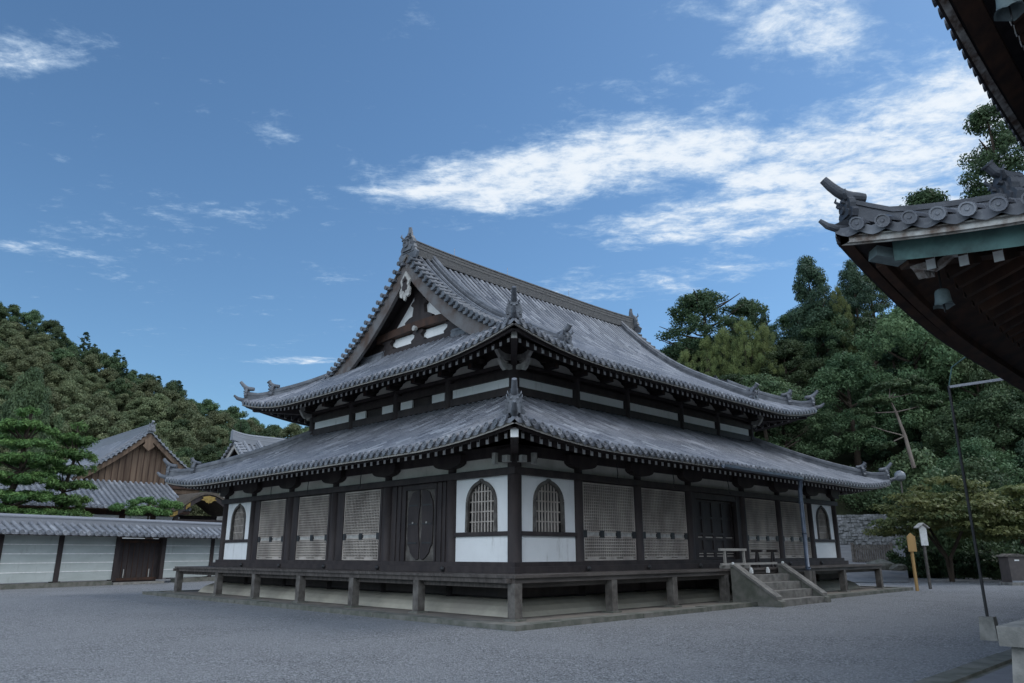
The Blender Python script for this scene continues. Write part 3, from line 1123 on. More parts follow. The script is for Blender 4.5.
# --- upper storey walls
ux0, ux1, uy0, uy1 = IU, LX - IU, IU, LY - IU
m = MB()
m.box(ux0 + .05, ux1 - .05, uy0 + .05, uy1 - .05, 6.1, 8.25)
m.build('upper_wall', DARK, hall)
UX = [ux0, 5.43, 8.35, 12.02, 14.9, ux1]
UY = [uy0, 5.6, 8.68, 11.73, uy1]
def UP(side, u, o, z):
    return {0: (u, uy0 - o, z), 1: (ux0 - o, u, z), 2: (u, uy1 + o, z), 3: (ux1 + o, u, z)}[side]
def ubox(m, side, u0, u1, o0, o1, z0, z1, mi=0):
    a, b_ = UP(side, u0, o0, z0), UP(side, u1, o1, z1)
    m.box(min(a[0], b_[0]), max(a[0], b_[0]), min(a[1], b_[1]), max(a[1], b_[1]), z0, z1, mi)
for side, cs in ((0, UX), (1, UY), (2, UX), (3, UY)):
    for i, u in enumerate(cs):
        if side in (2, 3) and i in (0, len(cs) - 1) and side == 2 or side == 3 and i in (0, len(cs) - 1) or side == 1 and i == 0:
            continue
        m = MB()
        p = UP(side, u, 0, 0)
        m.tube([(p[0], p[1], 6.2), (p[0], p[1], 7.5)], .17, 14)
        m.build('upper_column', DARK, hall, True)
    for z0, z1, o in ((6.52, 6.78, .10), (7.10, 7.32, .12), (7.44, 7.56, .16)):
        m = MB()
        ubox(m, side, cs[0] + .0 - .1, cs[-1] + .1, -.02, o - .001 * side, z0 + .001 * side, z1 + .001 * side)
        m.build('upper_beam', DARK, hall)
    if side > 1:
        continue
    for i in range(len(cs) - 1):
        a, b_ = cs[i] + .2, cs[i + 1] - .2
        spans = [(a, b_)]
        if side == 1 and i in (1, 2):
            spans = [(a + .05, a + .75), (b_ - .75, b_ - .05)]
        for s0, s1 in spans:
            m = MB()
            ubox(m, side, s0, s1, -.02, .045, 6.79, 7.09)
            m.build('plaster_panel', PLAST, hall)
        for q in (.25, .75):
            c = cs[i] + (cs[i + 1] - cs[i]) * q
            hw = .60
            half = [(hw, 7.57), (hw * .94, 7.66), (hw * .72, 7.70), (hw * .62, 7.78), (hw * .3, 7.84), (0, 7.85)]
            poly = [(x, z) for x, z in half] + [(-x, z) for x, z in reversed(half[:-1])]
            m = MB()
            a3 = Vector(UP(side, 0, .04, 0))
            m.prism([(c + x, z) for x, z in poly], a3, Vector(UP(side, 1, .04, 0)) - a3, (0, 0, 1), Vector(UP(side, 0, .08, 0)) - a3)
            m.build('plaster_lunette', PLAST_OLD, hall)
    for u in list(cs[1:]) + [(cs[i] + cs[i + 1]) / 2 for i in range(len(cs) - 1)]:
        m = MB()
        ubox(m, side, u - .12, u + .12, -.02, .5, 7.57, 7.75)
        ubox(m, side, u - .3, u + .3, .1, .28, 7.76, 7.9)
        ubox(m, side, u - .06, u + .06, .5, .515, 7.6, 7.72, 1)
        m.build('bracket_block', [DARK, DARK_RED], hall)
# carved noses round the near corner and the other two corners in view
def noses(cx_, cy_, dirs):
    for dx_, dy_ in dirs:
        d = Vector((dx_, dy_, 0)).normalized()
        sd_ = Vector((d.y, -d.x, 0))
        m = MB()
        o = Vector((cx_, cy_, 0)) + d * .12
        for z0, L in ((7.72, .75), (7.40, .6)):
            poly = [(0, z0 - .09), (L * .3, z0 - .10), (L * .55, z0 - .16), (L * .72, z0 - .08), (L * .86, z0 + .04), (L, z0 + .2), (L * .86, z0 + .22), (L * .7, z0 + .12), (L * .45, z0 + .06), (0, z0 + .07)]
            m.prism(poly, o - sd_ * .07, d, (0, 0, 1), sd_ * .14)
        m.build('carved_nose', BONE, hall)
noses(ux0, uy0, ((-1, 0), (0, -1)))
noses(ux1, uy0, ((1, 0), (0, -1)))
noses(ux0, uy1, ((-1, 0), (0, 1)))

# --- upper roof (hip and gable)
def pu_(d):
    return 7.52 + .475 * d + .0075 * d * d + .058 * max(0.0, d - 4) ** 2
ps_ = curve(7.52, .475, .05)                # the skirt below the gables climbs a little faster
lu_ = lifter(.58, 4.6, 3.4)
vx0, vx1, vy0, vy1 = .1, LX - .1, .1, LY - .1
YR = LY / 2
DR = YR - vy0
GX = 2.60                                   # the verge, measured in from the eave
upf = four(vx0, vx1, vy0, vy1, pu_, lu_)
for k in (1, 3):
    upf[k].prof = ps_
for k, F in enumerate(upf):
    m = MB()
    if k in (0, 2):
        F.tiles(m, lambda t, F=F: DR if GX < t < F.Lw - GX else min(t, F.Lw - t) + .02, seed=10 + k)
        m.build('upper_roof_slope', TILE, hall)
        m = MB()
        for h in (-.14, -.20):
            F.sheet(m, DR, h, lambda d: min(d, GX), lambda d, F=F: F.Lw - min(d, GX), nd=20)
    else:
        F.tiles(m, lambda t, F=F: min(3.3, t + .02, F.Lw - t + .02), seed=10 + k)
        m.build('upper_roof_slope', TILE, hall)
        m = MB()
        for h in (-.14, -.20):
            F.sheet(m, 3.3, h, lambda d: min(d, 3.3), lambda d, F=F: F.Lw - min(d, 3.3), nd=8)
    m.build('eave_soffit', DARK, hall)
    m = MB()
    F.strip(m, .03, .12, -.20, -.10)
    m.build('eave_fascia', FASC, hall)
    m = MB()
    F.strip(m, .14, .32, -.31, -.21)
    m.build('eave_batten', DARK, hall)
    m = MB()
    F.rafters(m, 2.35, -.43, d_in=.6, sp=.335)
    tag(m.build('rafter_row', [DARK, WHITE], hall), None, None, kind='stuff')
for sx, sy, cx_, cy_ in ((1, 1, vx0, vy0), (-1, 1, vx1, vy0), (1, -1, vx0, vy1), (-1, -1, vx1, vy1)):
    su = lambda d: max(pu_(d), .5 * (pu_(d) + ps_(d))) + lu_(d, d)
    pts = [(cx_ + sx * d, cy_ + sy * d, su(d)) for d in np.linspace(2.9, 1.0, 9)]
    m = MB(); m.sweep(HIP, pts); m.build('hip_ridge', RIDGE, hall)
    oni('ridge_end_tile', hall, (cx_ + sx * .95, cy_ + sy * .95, su(.95) + .08), (-sx, -sy), .9)
    pts = [(cx_ + sx * d, cy_ + sy * d, su(d) + max(0, .5 - d) * .3) for d in np.linspace(1.0, .1, 8)]
    m = MB(); m.sweep(scaled(HIP, .85, .8), pts)
    horn(m, (cx_, cy_, su(0) + .02), (-sx, -sy), .9)
    m.build('hip_ridge', RIDGE, hall)
    oni('ridge_end_tile', hall, (cx_ + sx * .15, cy_ + sy * .15, su(.15) + .20), (-sx, -sy), .7, sweep=True)
    m = MB()
    m.bar((cx_ + sx * 2.3, cy_ + sy * 2.3, 7.55), (cx_ + sx * .4, cy_ + sy * .4, su(.4) - .42), .2, .24, 0)
    m.bar((cx_ + sx * .4, cy_ + sy * .4, su(.4) - .42), (cx_ + sx * .388, cy_ + sy * .388, su(.4) - .418), .17, .2, 1)
    m.build('corner_rafter', [DARK, BONE], hall)
# main ridge
RZ = pu_(DR)
rp = [(x, YR, RZ - .03 + .12 * ((x - LX / 2) / 7.6) ** 4) for x in np.linspace(2.75, LX - 2.75, 30)]
RIDGE_P = [(-.30, -.22), (-.30, .12), (-.25, .13), (-.25, .30), (-.265, .305), (-.245, .50), (-.26, .505), (-.24, .70), (-.27, .71), (-.25, .78), (-.12, .82), (-.10, .90), (0, .94), (.10, .90), (.12, .82), (.25, .78), (.27, .71), (.24, .70), (.26, .505), (.245, .50), (.265, .305), (.25, .30), (.25, .13), (.30, .12), (.30, -.22)]
m = MB(); m.sweep(scaled(RIDGE_P, .85, .66), rp, side=(0, 1, 0)); m.build('main_ridge', RIDGE_OLD, hall)
for x, sg in ((2.6, -1), (LX - 2.6, 1)):
    oni('ridge_end_tile', hall, (x, YR, RZ + .18), (sg, 0), 1.25, tip=False)
    m = MB(); m.tube([(x, YR, RZ + .7), (x - sg * .05, YR, RZ + .95), (x - sg * .02, YR, RZ + 1.16)], [.14, .10, .07], 10); m.build('ridge_finial', RIDGE, hall)
    m = MB()
    for k in (-1, 1):
        m.prism([(0, -.2), (.5, -.35), (.62, -.1), (.45, .05), (.4, .3), (.12, .45), (0, .4)], (x - .06, YR, RZ + .05), (0, k, 0), (0, 0, 1), (.12, 0, 0))
    m.build('ridge_end_fin', RIDGE, hall)
# descending ridges and verges
for xk, sg in ((3.75, -1), (LX - 3.75, 1)):
    for ys in (1, -1):
        yf = lambda d: vy0 + d if ys == 1 else vy1 - d
        pts = [(xk, yf(d), pu_(d)) for d in np.linspace(DR - .2, 1.35, 16)]
        m = MB(); m.sweep(scaled(HIP, 1.15, 1.15), pts, side=(1, 0, 0)); m.build('descending_ridge', RIDGE, hall)
        oni('ridge_end_tile', hall, (xk, yf(1.25), pu_(1.25) + .1), (0, -ys), .95)
        xv = vx0 + GX if sg == -1 else vx1 - GX
        # verge: row of small cover tiles laid across the edge
        m = MB()
        for k, d in enumerate(np.arange(2.2, DR - .15, .27)):
            z = pu_(d) + .05
            xo = xv + sg * .32
            m.tube([(xv - sg * .30, yf(d), z + .02), (xo, yf(d), z - .02)], .08, 10)
            m.tube([(xo, yf(d), z - .02), (xo + sg * .035, yf(d), z - .023)], .095, 12)
            m.prism([(-.13, -.13), (.13, -.13), (.13, -.02), (-.13, -.02)], (xv + sg * .02, yf(d + .135), z + .0), (0, 1, 0), (0, 0, 1), (sg * .28, 0, 0))
        m.build('verge_tile_row', RIDGE, hall)
        m = MB()
        pts = [(xv - sg * .32, yf(d), pu_(d) + .02) for d in np.linspace(DR - .1, 2.0, 14)]
        m.sweep(scaled(HIP, .55, .5), pts, side=(1, 0, 0))
        pts = [(xv - sg * .68, yf(d), pu_(d) + .02) for d in np.linspace(DR - .1, 2.4, 14)]
        m.sweep(scaled(HIP, .55, .5), pts, side=(1, 0, 0))
        m.build('verge_ridge', RIDGE, hall)
        # bargeboard
        ds = np.linspace(2.35, DR, 24)
        m = MB()
        x0, x1 = xv + sg * .02, xv + sg * .16
        for d0, d1 in zip(ds[:-1], ds[1:]):
            w0, w1 = .62 + .16 * d0 / DR, .62 + .16 * d1 / DR
            m.prism([(yf(d0), pu_(d0) - .16 - w0), (yf(d1), pu_(d1) - .16 - w1), (yf(d1), pu_(d1) - .16), (yf(d0), pu_(d0) - .16)], (x0, 0, 0), (0, 1, 0), (0, 0, 1), (x1 - x0, 0, 0))
        m.build('bargeboard', BARGE, hall)
        m = MB()
        x0, x1 = xv + sg * .03, xv + sg * .22
        for d0, d1 in zip(ds[:-1], ds[1:]):
            m.prism([(yf(d0), pu_(d0) - .14), (yf(d1), pu_(d1) - .14), (yf(d1), pu_(d1) - .04), (yf(d0), pu_(d0) - .04)], (x0, 0, 0), (0, 1, 0), (0, 0, 1), (x1 - x0, 0, 0))
        m.build('verge_board', GREYW, hall)
# gables
for sg, xw in ((-1, 3.38), (1, LX - 3.38)):
    dd = np.linspace(2.6, DR, 14)
    zb = 9.6
    outl = [(vy0 + d, pu_(d) - .22) for d in dd] + [(vy1 - d, pu_(d) - .22) for d in dd[::-1][1:]]
    m = MB()
    m.prism([(vy0 + 2.6, zb - .6)] + outl + [(vy1 - 2.6, zb - .6)], (xw, 0, 0), (0, 1, 0), (0, 0, 1), (-sg * .1, 0, 0))
    gw = m.build('gable_wall', DARK, hall)
    def tri(z0, z1, inset):
        # plaster field of the gable between two heights
        pts = []
        dtab = np.linspace(0, DR, 200)
        ztab = np.array([pu_(d) for d in dtab])
        dz = lambda z: float(np.interp(z + .85, ztab, dtab))
        zs = np.linspace(z0, z1, 8)
        l = [(vy0 + min(dz(z) + inset, DR - .02), z) for z in zs]
        r_ = [(vy1 - min(dz(z) + inset, DR - .02), z) for z in zs[::-1]]
        return l + r_
    for z0, z1 in ((9.72, 10.16), (10.46, 12.4)):
        m = MB()
        m.prism(tri(z0, z1, .15), (xw + sg * .002, 0, 0), (0, 1, 0), (0, 0, 1), (sg * .04, 0, 0))
        m.build('gable_plaster', PLAST, gw)
    m = MB()
    t0 = tri(9.45, 9.70, -.3)
    m.prism(t0, (xw + sg * .002, 0, 0), (0, 1, 0), (0, 0, 1), (sg * .22, 0, 0))
    m.build('gable_sill', DARK, gw)
    m = MB()
    ya, yb = tri(10.2, 10.5, -.4)[0][0], tri(10.2, 10.5, -.4)[-1][0]
    n = 10
    for i in range(n):
        q0, q1 = i / n, (i + 1) / n
        s0, s1 = .12 * math.sin(math.pi * q0), .12 * math.sin(math.pi * q1)
        m.prism([(ya + (yb - ya) * q0, 10.10 + s0), (ya + (yb - ya) * q1, 10.10 + s1), (ya + (yb - ya) * q1, 10.42 + s1), (ya + (yb - ya) * q0, 10.42 + s0)], (xw + sg * .002, 0, 0), (0, 1, 0), (0, 0, 1), (sg * .30, 0, 0))
    m.build('gable_beam', DARK_RED, gw)
    half = [(.85, 10.54), (.88, 10.66), (.62, 10.80), (.40, 10.84), (.34, 11.2), (.52, 11.32), (.44, 11.42), (.3, 11.48), (.26, 12.3), (.3, 12.6)]
    m = MB()
    m.prism([(YR + a, z) for a, z in half] + [(YR - a, z) for a, z in half[::-1]], (xw + sg * .002, 0, 0), (0, 1, 0), (0, 0, 1), (sg * .2, 0, 0))
    m.build('gable_strut', DARK, gw)
    half = [(.40, 9.71), (.42, 9.80), (.22, 9.90), (.2, 10.0), (.34, 10.08), (.32, 10.18)]
    for yy in (YR, YR - 2.05, YR + 2.05):
        m = MB()
        m.prism([(yy + a, z) for a, z in half] + [(yy - a, z) for a, z in half[::-1]], (xw + sg * .05, 0, 0), (0, 1, 0), (0, 0, 1), (sg * .16, 0, 0))
        m.build('gable_bracket', DARK, gw)
    m = MB()
    m.tube([(xw + sg * .30, YR, 10.22), (xw + sg * .42, YR, 10.22)], .11, 10)
    m.build('gable_boss', BONE, gw)
    # pendant under the gable's peak
    half = [(.0, 12.50), (.32, 12.1), (.22, 11.88), (.34, 11.68), (.30, 11.45), (.16, 11.38), (.10, 11.5), (.06, 11.32), (0, 11.24)]
    poly = [(YR + a, z) for a, z in half] + [(YR - a, z) for a, z in half[::-1][1:-1]]
    xp = (vx0 + GX if sg == -1 else vx1 - GX) + sg * .165
    m = MB()
    m.prism(poly, (xp, 0, 0), (0, 1, 0), (0, 0, 1), (sg * .08, 0, 0))
    pen = m.build('gable_pendant', BONE, hall)
    m = MB()
    m.prism([(YR + a * .5, (z - 11.88) * .55 + 11.95) for a, z in half] + [(YR - a * .5, (z - 11.88) * .55 + 11.95) for a, z in half[::-1][1:-1]], (xp + sg * .082, 0, 0), (0, 1, 0), (0, 0, 1), (sg * .02, 0, 0))
    m.tube([(xp + sg * .08, YR, 12.1), (xp + sg * .16, YR, 12.1)], .07, 8)
    m.build('pendant_carving', DARK, pen)
    # small ornaments standing on the skirt roof below the gable's feet
    for yy in (5.0, LY - 5.0):
        oni('ridge_end_tile', hall, (xw + sg * .35, yy, ps_(2.9) + .12), (sg, 0), .5)
        m = MB()
        y2 = yy + (1.4 if yy < YR else -1.4)
        m.sweep(scaled(HIP, .8, .8), [(xw + sg * .3, yy, ps_(2.95) + .02), (xw + sg * .22, y2, ps_(3.05) + .02)], side=(1, 0, 0))
        m.build('apron_ridge', RIDGE, hall)
# lightning spikes on the ridge
for x in (5.0, 8.2, 12.5):
    m = MB(); m.tube([(x, YR, RZ + .55), (x, YR, RZ + .95)], .012, 5); m.build('ridge_spike', STEEL, hall)

# --- gutter and downpipe
m = MB()
gp = [(-.08, .05), (-.07, -.03), (0, -.08), (.07, -.03), (.08, .05), (.065, .05), (.055, -.02), (0, -.06), (-.055, -.02), (-.065, .05)]
m.sweep(gp, [(7.2, -2.13, 4.24), (12.75, -2.13, 4.20)], side=(0, 1, 0))
gut = m.build('rain_gutter', COPPER_D, hall)
m = MB()
m.tube([(12.62, -2.13, 4.2), (12.62, -2.12, 3.95), (12.62, -2.08, 3.8), (12.63, -2.05, 1.0)], .075, 12)
for z in (3.3, 2.2, 1.05):
    m.tube([(12.63, -2.06, z), (12.63, -2.06, z + .07)], .092, 12)
m.build('downpipe', COPPER_D, hall, True)
m = MB()
m.box(12.53, 12.73, -2.15, -1.95, .08, .98)
m.build('downpipe_box', GREYW, hall)

# ================================================================== stone steps
SX0, SX1 = 8.42, 12.0
st = thing('stone_steps', 'grey stone steps with sloping cheek walls up to the hall deck', 'steps', ((SX0 + SX1) / 2, -2.0, 0))
for x0, x1 in ((SX0, SX0 + .30), (SX1 - .30, SX1)):
    m = MB()
    m.prism([(-1.40, 0), (-3.02, 0), (-3.02, .16), (-2.86, .22), (-1.48, 1.16), (-1.40, 1.16)], (x0, 0, 0), (0, 1, 0), (0, 0, 1), (x1 - x0, 0, 0))
    ck = m.build('cheek_wall', STONE_D, st)
    m = MB()
    m.prism([(-1.405, 1.165), (-1.50, 1.165), (-2.90, .215), (-2.90, .30), (-1.53, 1.235), (-1.405, 1.235)], (x0 - .04, 0, 0), (0, 1, 0), (0, 0, 1), (x1 - x0 + .08, 0, 0))
    m.build('cheek_coping', STONE_MID, ck)
for k in range(4):
    z1 = .90 - k * .235
    m = MB()
    y1 = -1.41 - k * .375
    m.box(SX0 + .305, SX1 - .305, y1 - .375 - .03, y1, max(z1 - .235, -.05) + .004, z1)
    m.build('step', STONE_MID, st)
for k in range(4):
    x = SX0 + .05 + k * (SX1 - SX0 - .1) / 3
    m = MB()
    m.lathe([(.0, .0), (.045, 0), (.048, .04), (.03, .065), (0, .07)], (x, -1.47, 1.238 if k in (0, 3) else 1.06), 10)
    if k in (1, 2):
        m.box(x - .05, x + .05, -1.52, -1.43, .94, 1.06)
    m.build('newel_cap', WHITE, st)

# ================================================================== barrier and trestles on the deck
def on_y(px, py, y):
    d = FWD * FPX + RGT * (px - 512) - UPV * (py - 341.5)
    return CAM + d * ((y - CAM[1]) / d[1])
yb_ = -1.0
xa = on_y(721, 560, yb_)[0]; xb = on_y(745.5, 560, yb_)[0]; xe = on_y(776, 560, yb_)[0]
br = thing('wooden_barrier', 'low grey wooden barrier rail standing on the deck by the front doors', 'barrier', (xa, yb_, 1.1))
m = MB(); m.box(xa - .05, xb + .05, yb_ - .045, yb_ + .045, 1.66, 1.74); m.build('top_rail', FASC, br)
m = MB(); m.box(xa, xe, yb_ - .04, yb_ + .04, 1.20, 1.27); m.build('bottom_rail', FASC, br)
for x in (xa + .25, xb - .1):
    m = MB(); m.box(x - .035, x + .035, yb_ - .035, yb_ + .035, 1.272, 1.658); m.box(x - .04, x + .04, yb_ - .2, yb_ + .2, 1.105, 1.198); m.build('post', FASC, br)
for i, px in enumerate((757.5, 773)):
    x = on_y(px, 560, -.75)[0]
    tr = thing('trestle', ('A-shaped dark wooden trestle on the deck next to the barrier rail', 'A-shaped dark wooden trestle on the deck beside the downpipe')[i], 'trestle', (x, -.75, 1.1), group='trestles on the deck')
    for sg in (-1, 1):
        m = MB(); m.bar((x + sg * .17, -.75 + sg * .01, 1.105), (x + sg * .03, -.75 + sg * .01, 1.66), .06, .07, 0, up=(0, 1, 0)); m.build('leg', DARK, tr)
    m = MB(); m.box(x - .05, x + .05, -.95, -.55, 1.62, 1.70); m.build('beam', DARK, tr)
    m = MB(); m.box(x - .13, x + .13, -.77, -.73, 1.25, 1.30); m.build('crosspiece', DARK, tr)

# ================================================================== neighbouring hall on the right
HX0, HY1 = -5.44, -11.0
HW, HD = 34.0, 24.0
nh = thing('neighbouring_hall', 'big tiled hall at right edge with two upswept eaves seen from below', 'temple', (HX0 + HW / 2, HY1 - HD / 2, 0))
ph = curve(4.96, .36, .02)
lh = lifter(.50, 4.5, 4.5)
NF = [Face((HX0, HY1), (1, 0), (0, -1), HW, ph, lh, (1, 1)), Face((HX0, HY1), (0, -1), (1, 0), HD, ph, lh, (1, 1)),
      Face((HX0, HY1 - HD), (1, 0), (0, 1), HW, ph, lh, (1, 1)), Face((HX0 + HW, HY1), (0, -1), (-1, 0), HD, ph, lh, (1, 1))]
for k, F in enumerate(NF):
    m = MB()
    F.tiles(m, lambda t, F=F: min(4.5, t + .02, F.Lw - t + .02), sp=.285, seed=30 + k)
    m.build('lower_roof_slope', TILE_OLD, nh)
    m = MB()
    F.sheet(m, 4.5, -.15); F.sheet(m, 4.5, -.23)
    m.build('eave_soffit', DARK, nh)
    m = MB()
    F.strip(m, .04, .14, -.26, -.13)
    m.build('eave_fascia', PEEL if k != 0 else DARK_RED, nh)
    m = MB()
    F.strip(m, .24, .34, -.50 if k == 1 else -.42, -.25, t0=.55)
    F.sheet(m, 1.0, -.30, lambda d: d + .3, lambda d, F=F: F.Lw - d, d_start=.3)
    m.build('copper_board', COPPER if k == 1 else DARK_RED, nh)
    m = MB()
    F.rafters(m, 3.2, -.56, d_in=.55 if k else .85, sp=.34)
    tag(m.build('rafter_row', [DARK_RED, WHITE if k else DARK_RED], nh), None, None, kind='stuff')
for sx, sy, cx_, cy_ in ((1, -1, HX0, HY1), (-1, -1, HX0 + HW, HY1)):
    sh = lambda d: ph(d) + lh(d, d)
    pts = [(cx_ + sx * d, cy_ + sy * d, sh(d)) for d in np.linspace(4.5, 1.6, 12)]
    m = MB(); m.sweep(HIP, pts); m.build('hip_ridge', RIDGE_DK, nh)
    oni('ridge_end_tile', nh, (cx_ + sx * 1.55, cy_ + sy * 1.55, sh(1.5) + .1), (-sx, -sy), .72, m=RIDGE_DK)
    pts = [(cx_ + sx * d, cy_ + sy * d, sh(d) + max(0, .5 - d) * .4 - .02) for d in np.linspace(1.55, .12, 9)]
    m = MB(); m.sweep(scaled(HIP, .8, .62), pts)
    horn(m, (cx_ + sx * .02, cy_ + sy * .02, sh(0) - .05), (-sx, -sy), .5)
    m.build('hip_ridge', RIDGE_DK, nh)
    oni('ridge_end_tile', nh, (cx_ + sx * .14, cy_ + sy * .14, sh(.1) + .13), (-sx, -sy), .54, sweep=True, m=RIDGE_DK)
    m = MB()
    m.bar((cx_ + sx * 3, cy_ + sy * 3, sh(3) - .8), (cx_ + sx * .55, cy_ + sy * .55, sh(.5) - .47), .2, .22)
    m.bar((cx_ + sx * .55, cy_ + sy * .55, sh(.5) - .47), (cx_ + sx * .30, cy_ + sy * .30, sh(.5) - .40), .21, .13, 1)
    m.build('corner_rafter', [DARK_RED, BRONZE], nh)
    m = MB()
    o = Vector((cx_ + sx * .66, cy_ + sy * .66, sh(.6) - .62))
    for d in ((sx, 0), (0, sy)):
        v3 = Vector((d[0], d[1], 0)); s3 = Vector((-v3.y, v3.x, 0))
        m.prism([(-.06, .02), (.08, -.02), (.19, -.07), (.29, -.03), (.40, .05), (.52, .03), (.52, .09), (.40, .11), (.27, .04), (.18, .0), (.07, .07), (-.06, .09)], o - s3 * .05, v3, (0, 0, 1), s3 * .1)
    m.build('carved_nose', PEEL, nh)
wx0, wy1 = HX0 + 3.3, HY1 - 3.3
m = MB()
m.box(wx0, HX0 + HW - 3.3, HY1 - HD + 3.3, wy1, .35, 6.0)
m.build('wall', PLAST_OLD, nh)
for x in np.arange(wx0, HX0 + HW - 3.2, 3.05):
    m = MB(); m.tube([(x, wy1, .3), (x, wy1, 5.4)], .2, 14); m.build('column', DARK_RED, nh, True)
for y in np.arange(wy1 - 3.0, HY1 - HD + 3.2, -3.0):
    m = MB(); m.tube([(wx0, y, .3), (wx0, y, 5.4)], .2, 14); m.build('column', DARK_RED, nh, True)
m = MB()
for z0, z1, o in ((.5, .8, .24), (3.4, 3.7, .24), (4.6, 4.95, .26), (5.0, 5.3, .32)):
    m.box(wx0 - o, HX0 + HW - 3.3, wy1, wy1 + o, z0, z1)
    m.box(wx0 - o, wx0, HY1 - HD + 3.3, wy1, z0, z1)
m.build('wall_beam', DARK_RED, nh)
m = MB(); m.box(wx0 - 1.4, HX0 + HW - 2, HY1 - HD + 2, wy1 + 1.4, -.2, .4); m.build('stone_platform', STONE_D, nh)
# its upper roof
QX0, QY1 = HX0 + 1.0, HY1 - 1.0
pq = curve(9.68, .45, .022)
lq = lifter(.6, 4.6, 4)
QF = [Face((QX0, QY1), (1, 0), (0, -1), HW - 2, pq, lq), Face((QX0, QY1), (0, -1), (1, 0), HD - 2, pq, lq),
      Face((QX0, QY1 - HD + 2), (1, 0), (0, 1), HW - 2, pq, lq), Face((QX0 + HW - 2, QY1), (0, -1), (-1, 0), HD - 2, pq, lq)]
for k, F in enumerate(QF):
    m = MB()
    F.tiles(m, lambda t, F=F: min(11.0, t + .02, F.Lw - t + .02), sp=.30, course=.4, seed=40 + k)
    m.build('upper_roof_slope', TILE_OLD, nh)
    m = MB()
    F.sheet(m, 11.0, -.15); F.sheet(m, 4.5, -.23)
    m.build('eave_soffit', DARK, nh)
    m = MB(); F.strip(m, .04, .14, -.24, -.13); m.build('eave_fascia', PEEL if k == 0 else DARK_RED, nh)
    m = MB(); F.strip(m, .2, .5, -.36, -.25); m.build('eave_batten', DARK_RED, nh)
    m = MB(); F.rafters(m, 3.0, -.48, d_in=.72, sp=.32); tag(m.build('rafter_row', [DARK_RED, WHITE], nh), None, None, kind='stuff')
for cx_, sx in ((QX0, 1), (QX0 + HW - 2, -1)):
    m = MB(); m.sweep(HIP, [(cx_ + sx * d, QY1 - d, pq(d) + lq(d, d)) for d in np.linspace(10.9, .1, 24)]); m.build('hip_ridge', RIDGE_DK, nh)
m = MB(); m.sweep(RIDGE_P, [(QX0 + 10.6, QY1 - 11, pq(11) - .1), (QX0 + HW - 12.6, QY1 - 11, pq(11) - .1)], side=(0, 1, 0)); m.build('main_ridge', RIDGE_DK, nh)
m = MB()
m.box(wx0 + 1.2, HX0 + HW - 4.5, HY1 - HD + 4.5, wy1 - 1.2, 5.8, 10.6)
m.build('upper_wall', DARK_RED, nh)

# wind bells hung from the corner rafters
def bell(x, y, z, label, sc=1.0):
    t_ = thing('wind_bell', label, 'wind bell', (x, y, z), group='wind bells under the eaves')
    m = MB()
    n = 20
    pr = [(.0, .30), (.05, .30), (.085, .285), (.105, .25), (.115, .12), (.135, .03), (.155, .0)]
    vs = []
    for r_, z_ in pr:
        for k in range(n):
            a = 2 * math.pi * k / n
            dz_ = (.035 * abs(math.sin(2 * a)) if z_ < .02 else 0)
            vs.append((x + r_ * sc * math.cos(a), y + r_ * sc * math.sin(a), z + (z_ + dz_) * sc))
    m.add(vs, [(i * n + k, i * n + (k + 1) % n, (i + 1) * n + (k + 1) % n, (i + 1) * n + k) for i in range(len(pr) - 1) for k in range(n)])
    m.build('bell_body', BRONZE, t_, True)
    m = MB(); m.tube([(x, y, z + .29 * sc), (x, y, z + .62 * sc)], .012, 6); m.build('hanger', IRON, t_)
    m = MB(); m.tube([(x, y, z + .2 * sc), (x, y, z - .03 * sc)], .012, 6); m.box(x - .03, x + .03, y - .004, y + .004, z - .08 * sc, z - .03 * sc); m.build('clapper', IRON, t_)
bell(-4.20, -11.74, 4.52, 'weathered grey-green bronze wind bell hanging under the lower eave corner of right hall', .8)
db = FWD * FPX + RGT * (1011 - 512) - UPV * (14 - 341.5)
pb = CAM + db * ((8.75 - CAM[2]) / db[2])
bell(pb[0], pb[1], pb[2], 'weathered bronze wind bell hanging under the upper eave at top right corner', 1.3)

# lightning conductor from the eave to the ground
rx, ry = 2.9, -9.86
lc = thing('lightning_conductor', 'thin dark conductor rod rising from a concrete block, braced to the eave', 'conductor rod', (rx, ry, 0))
m = MB(); m.tube([(rx, ry, .40), (rx, ry, 4.92)], .028, 8); m.build('rod', IRON, lc)
m = MB()
vs = []
for z, w in ((-.05, .15), (.42, .12)):
    vs += [(rx - w, ry - w, z), (rx + w, ry - w, z), (rx + w, ry + w, z), (rx - w, ry + w, z)]
m.add(vs, [(0, 1, 5, 4), (1, 2, 6, 5), (2, 3, 7, 6), (3, 0, 4, 7), (4, 5, 6, 7)])
m.build('concrete_block', STONE, lc)
for k in (0, .25):
    m = MB(); m.bar((rx, ry, 4.90), (rx + .55 + k, -11.55, 5.02 + k * .2), .05, .05); m.build('brace_arm', STEEL, lc)
m = MB(); m.tube([(rx, ry, 4.9), (rx - .02, ry - .12, 5.3), (rx - .1, ry - .5, 5.5), (rx - .5, ry - 1.25, 5.45)], .014, 6); m.build('cable', COPPER, lc)
# downpipe head under the eave by the brace
m = MB()
m.box(3.0, 3.35, -11.45, -11.2, 4.72, 4.98)
m.tube([(3.6, -11.5, 4.75), (3.75, -11.6, 4.35), (3.8, -12.0, 3.9)], .06, 10)
m.build('rainwater_head', STEEL, nh)

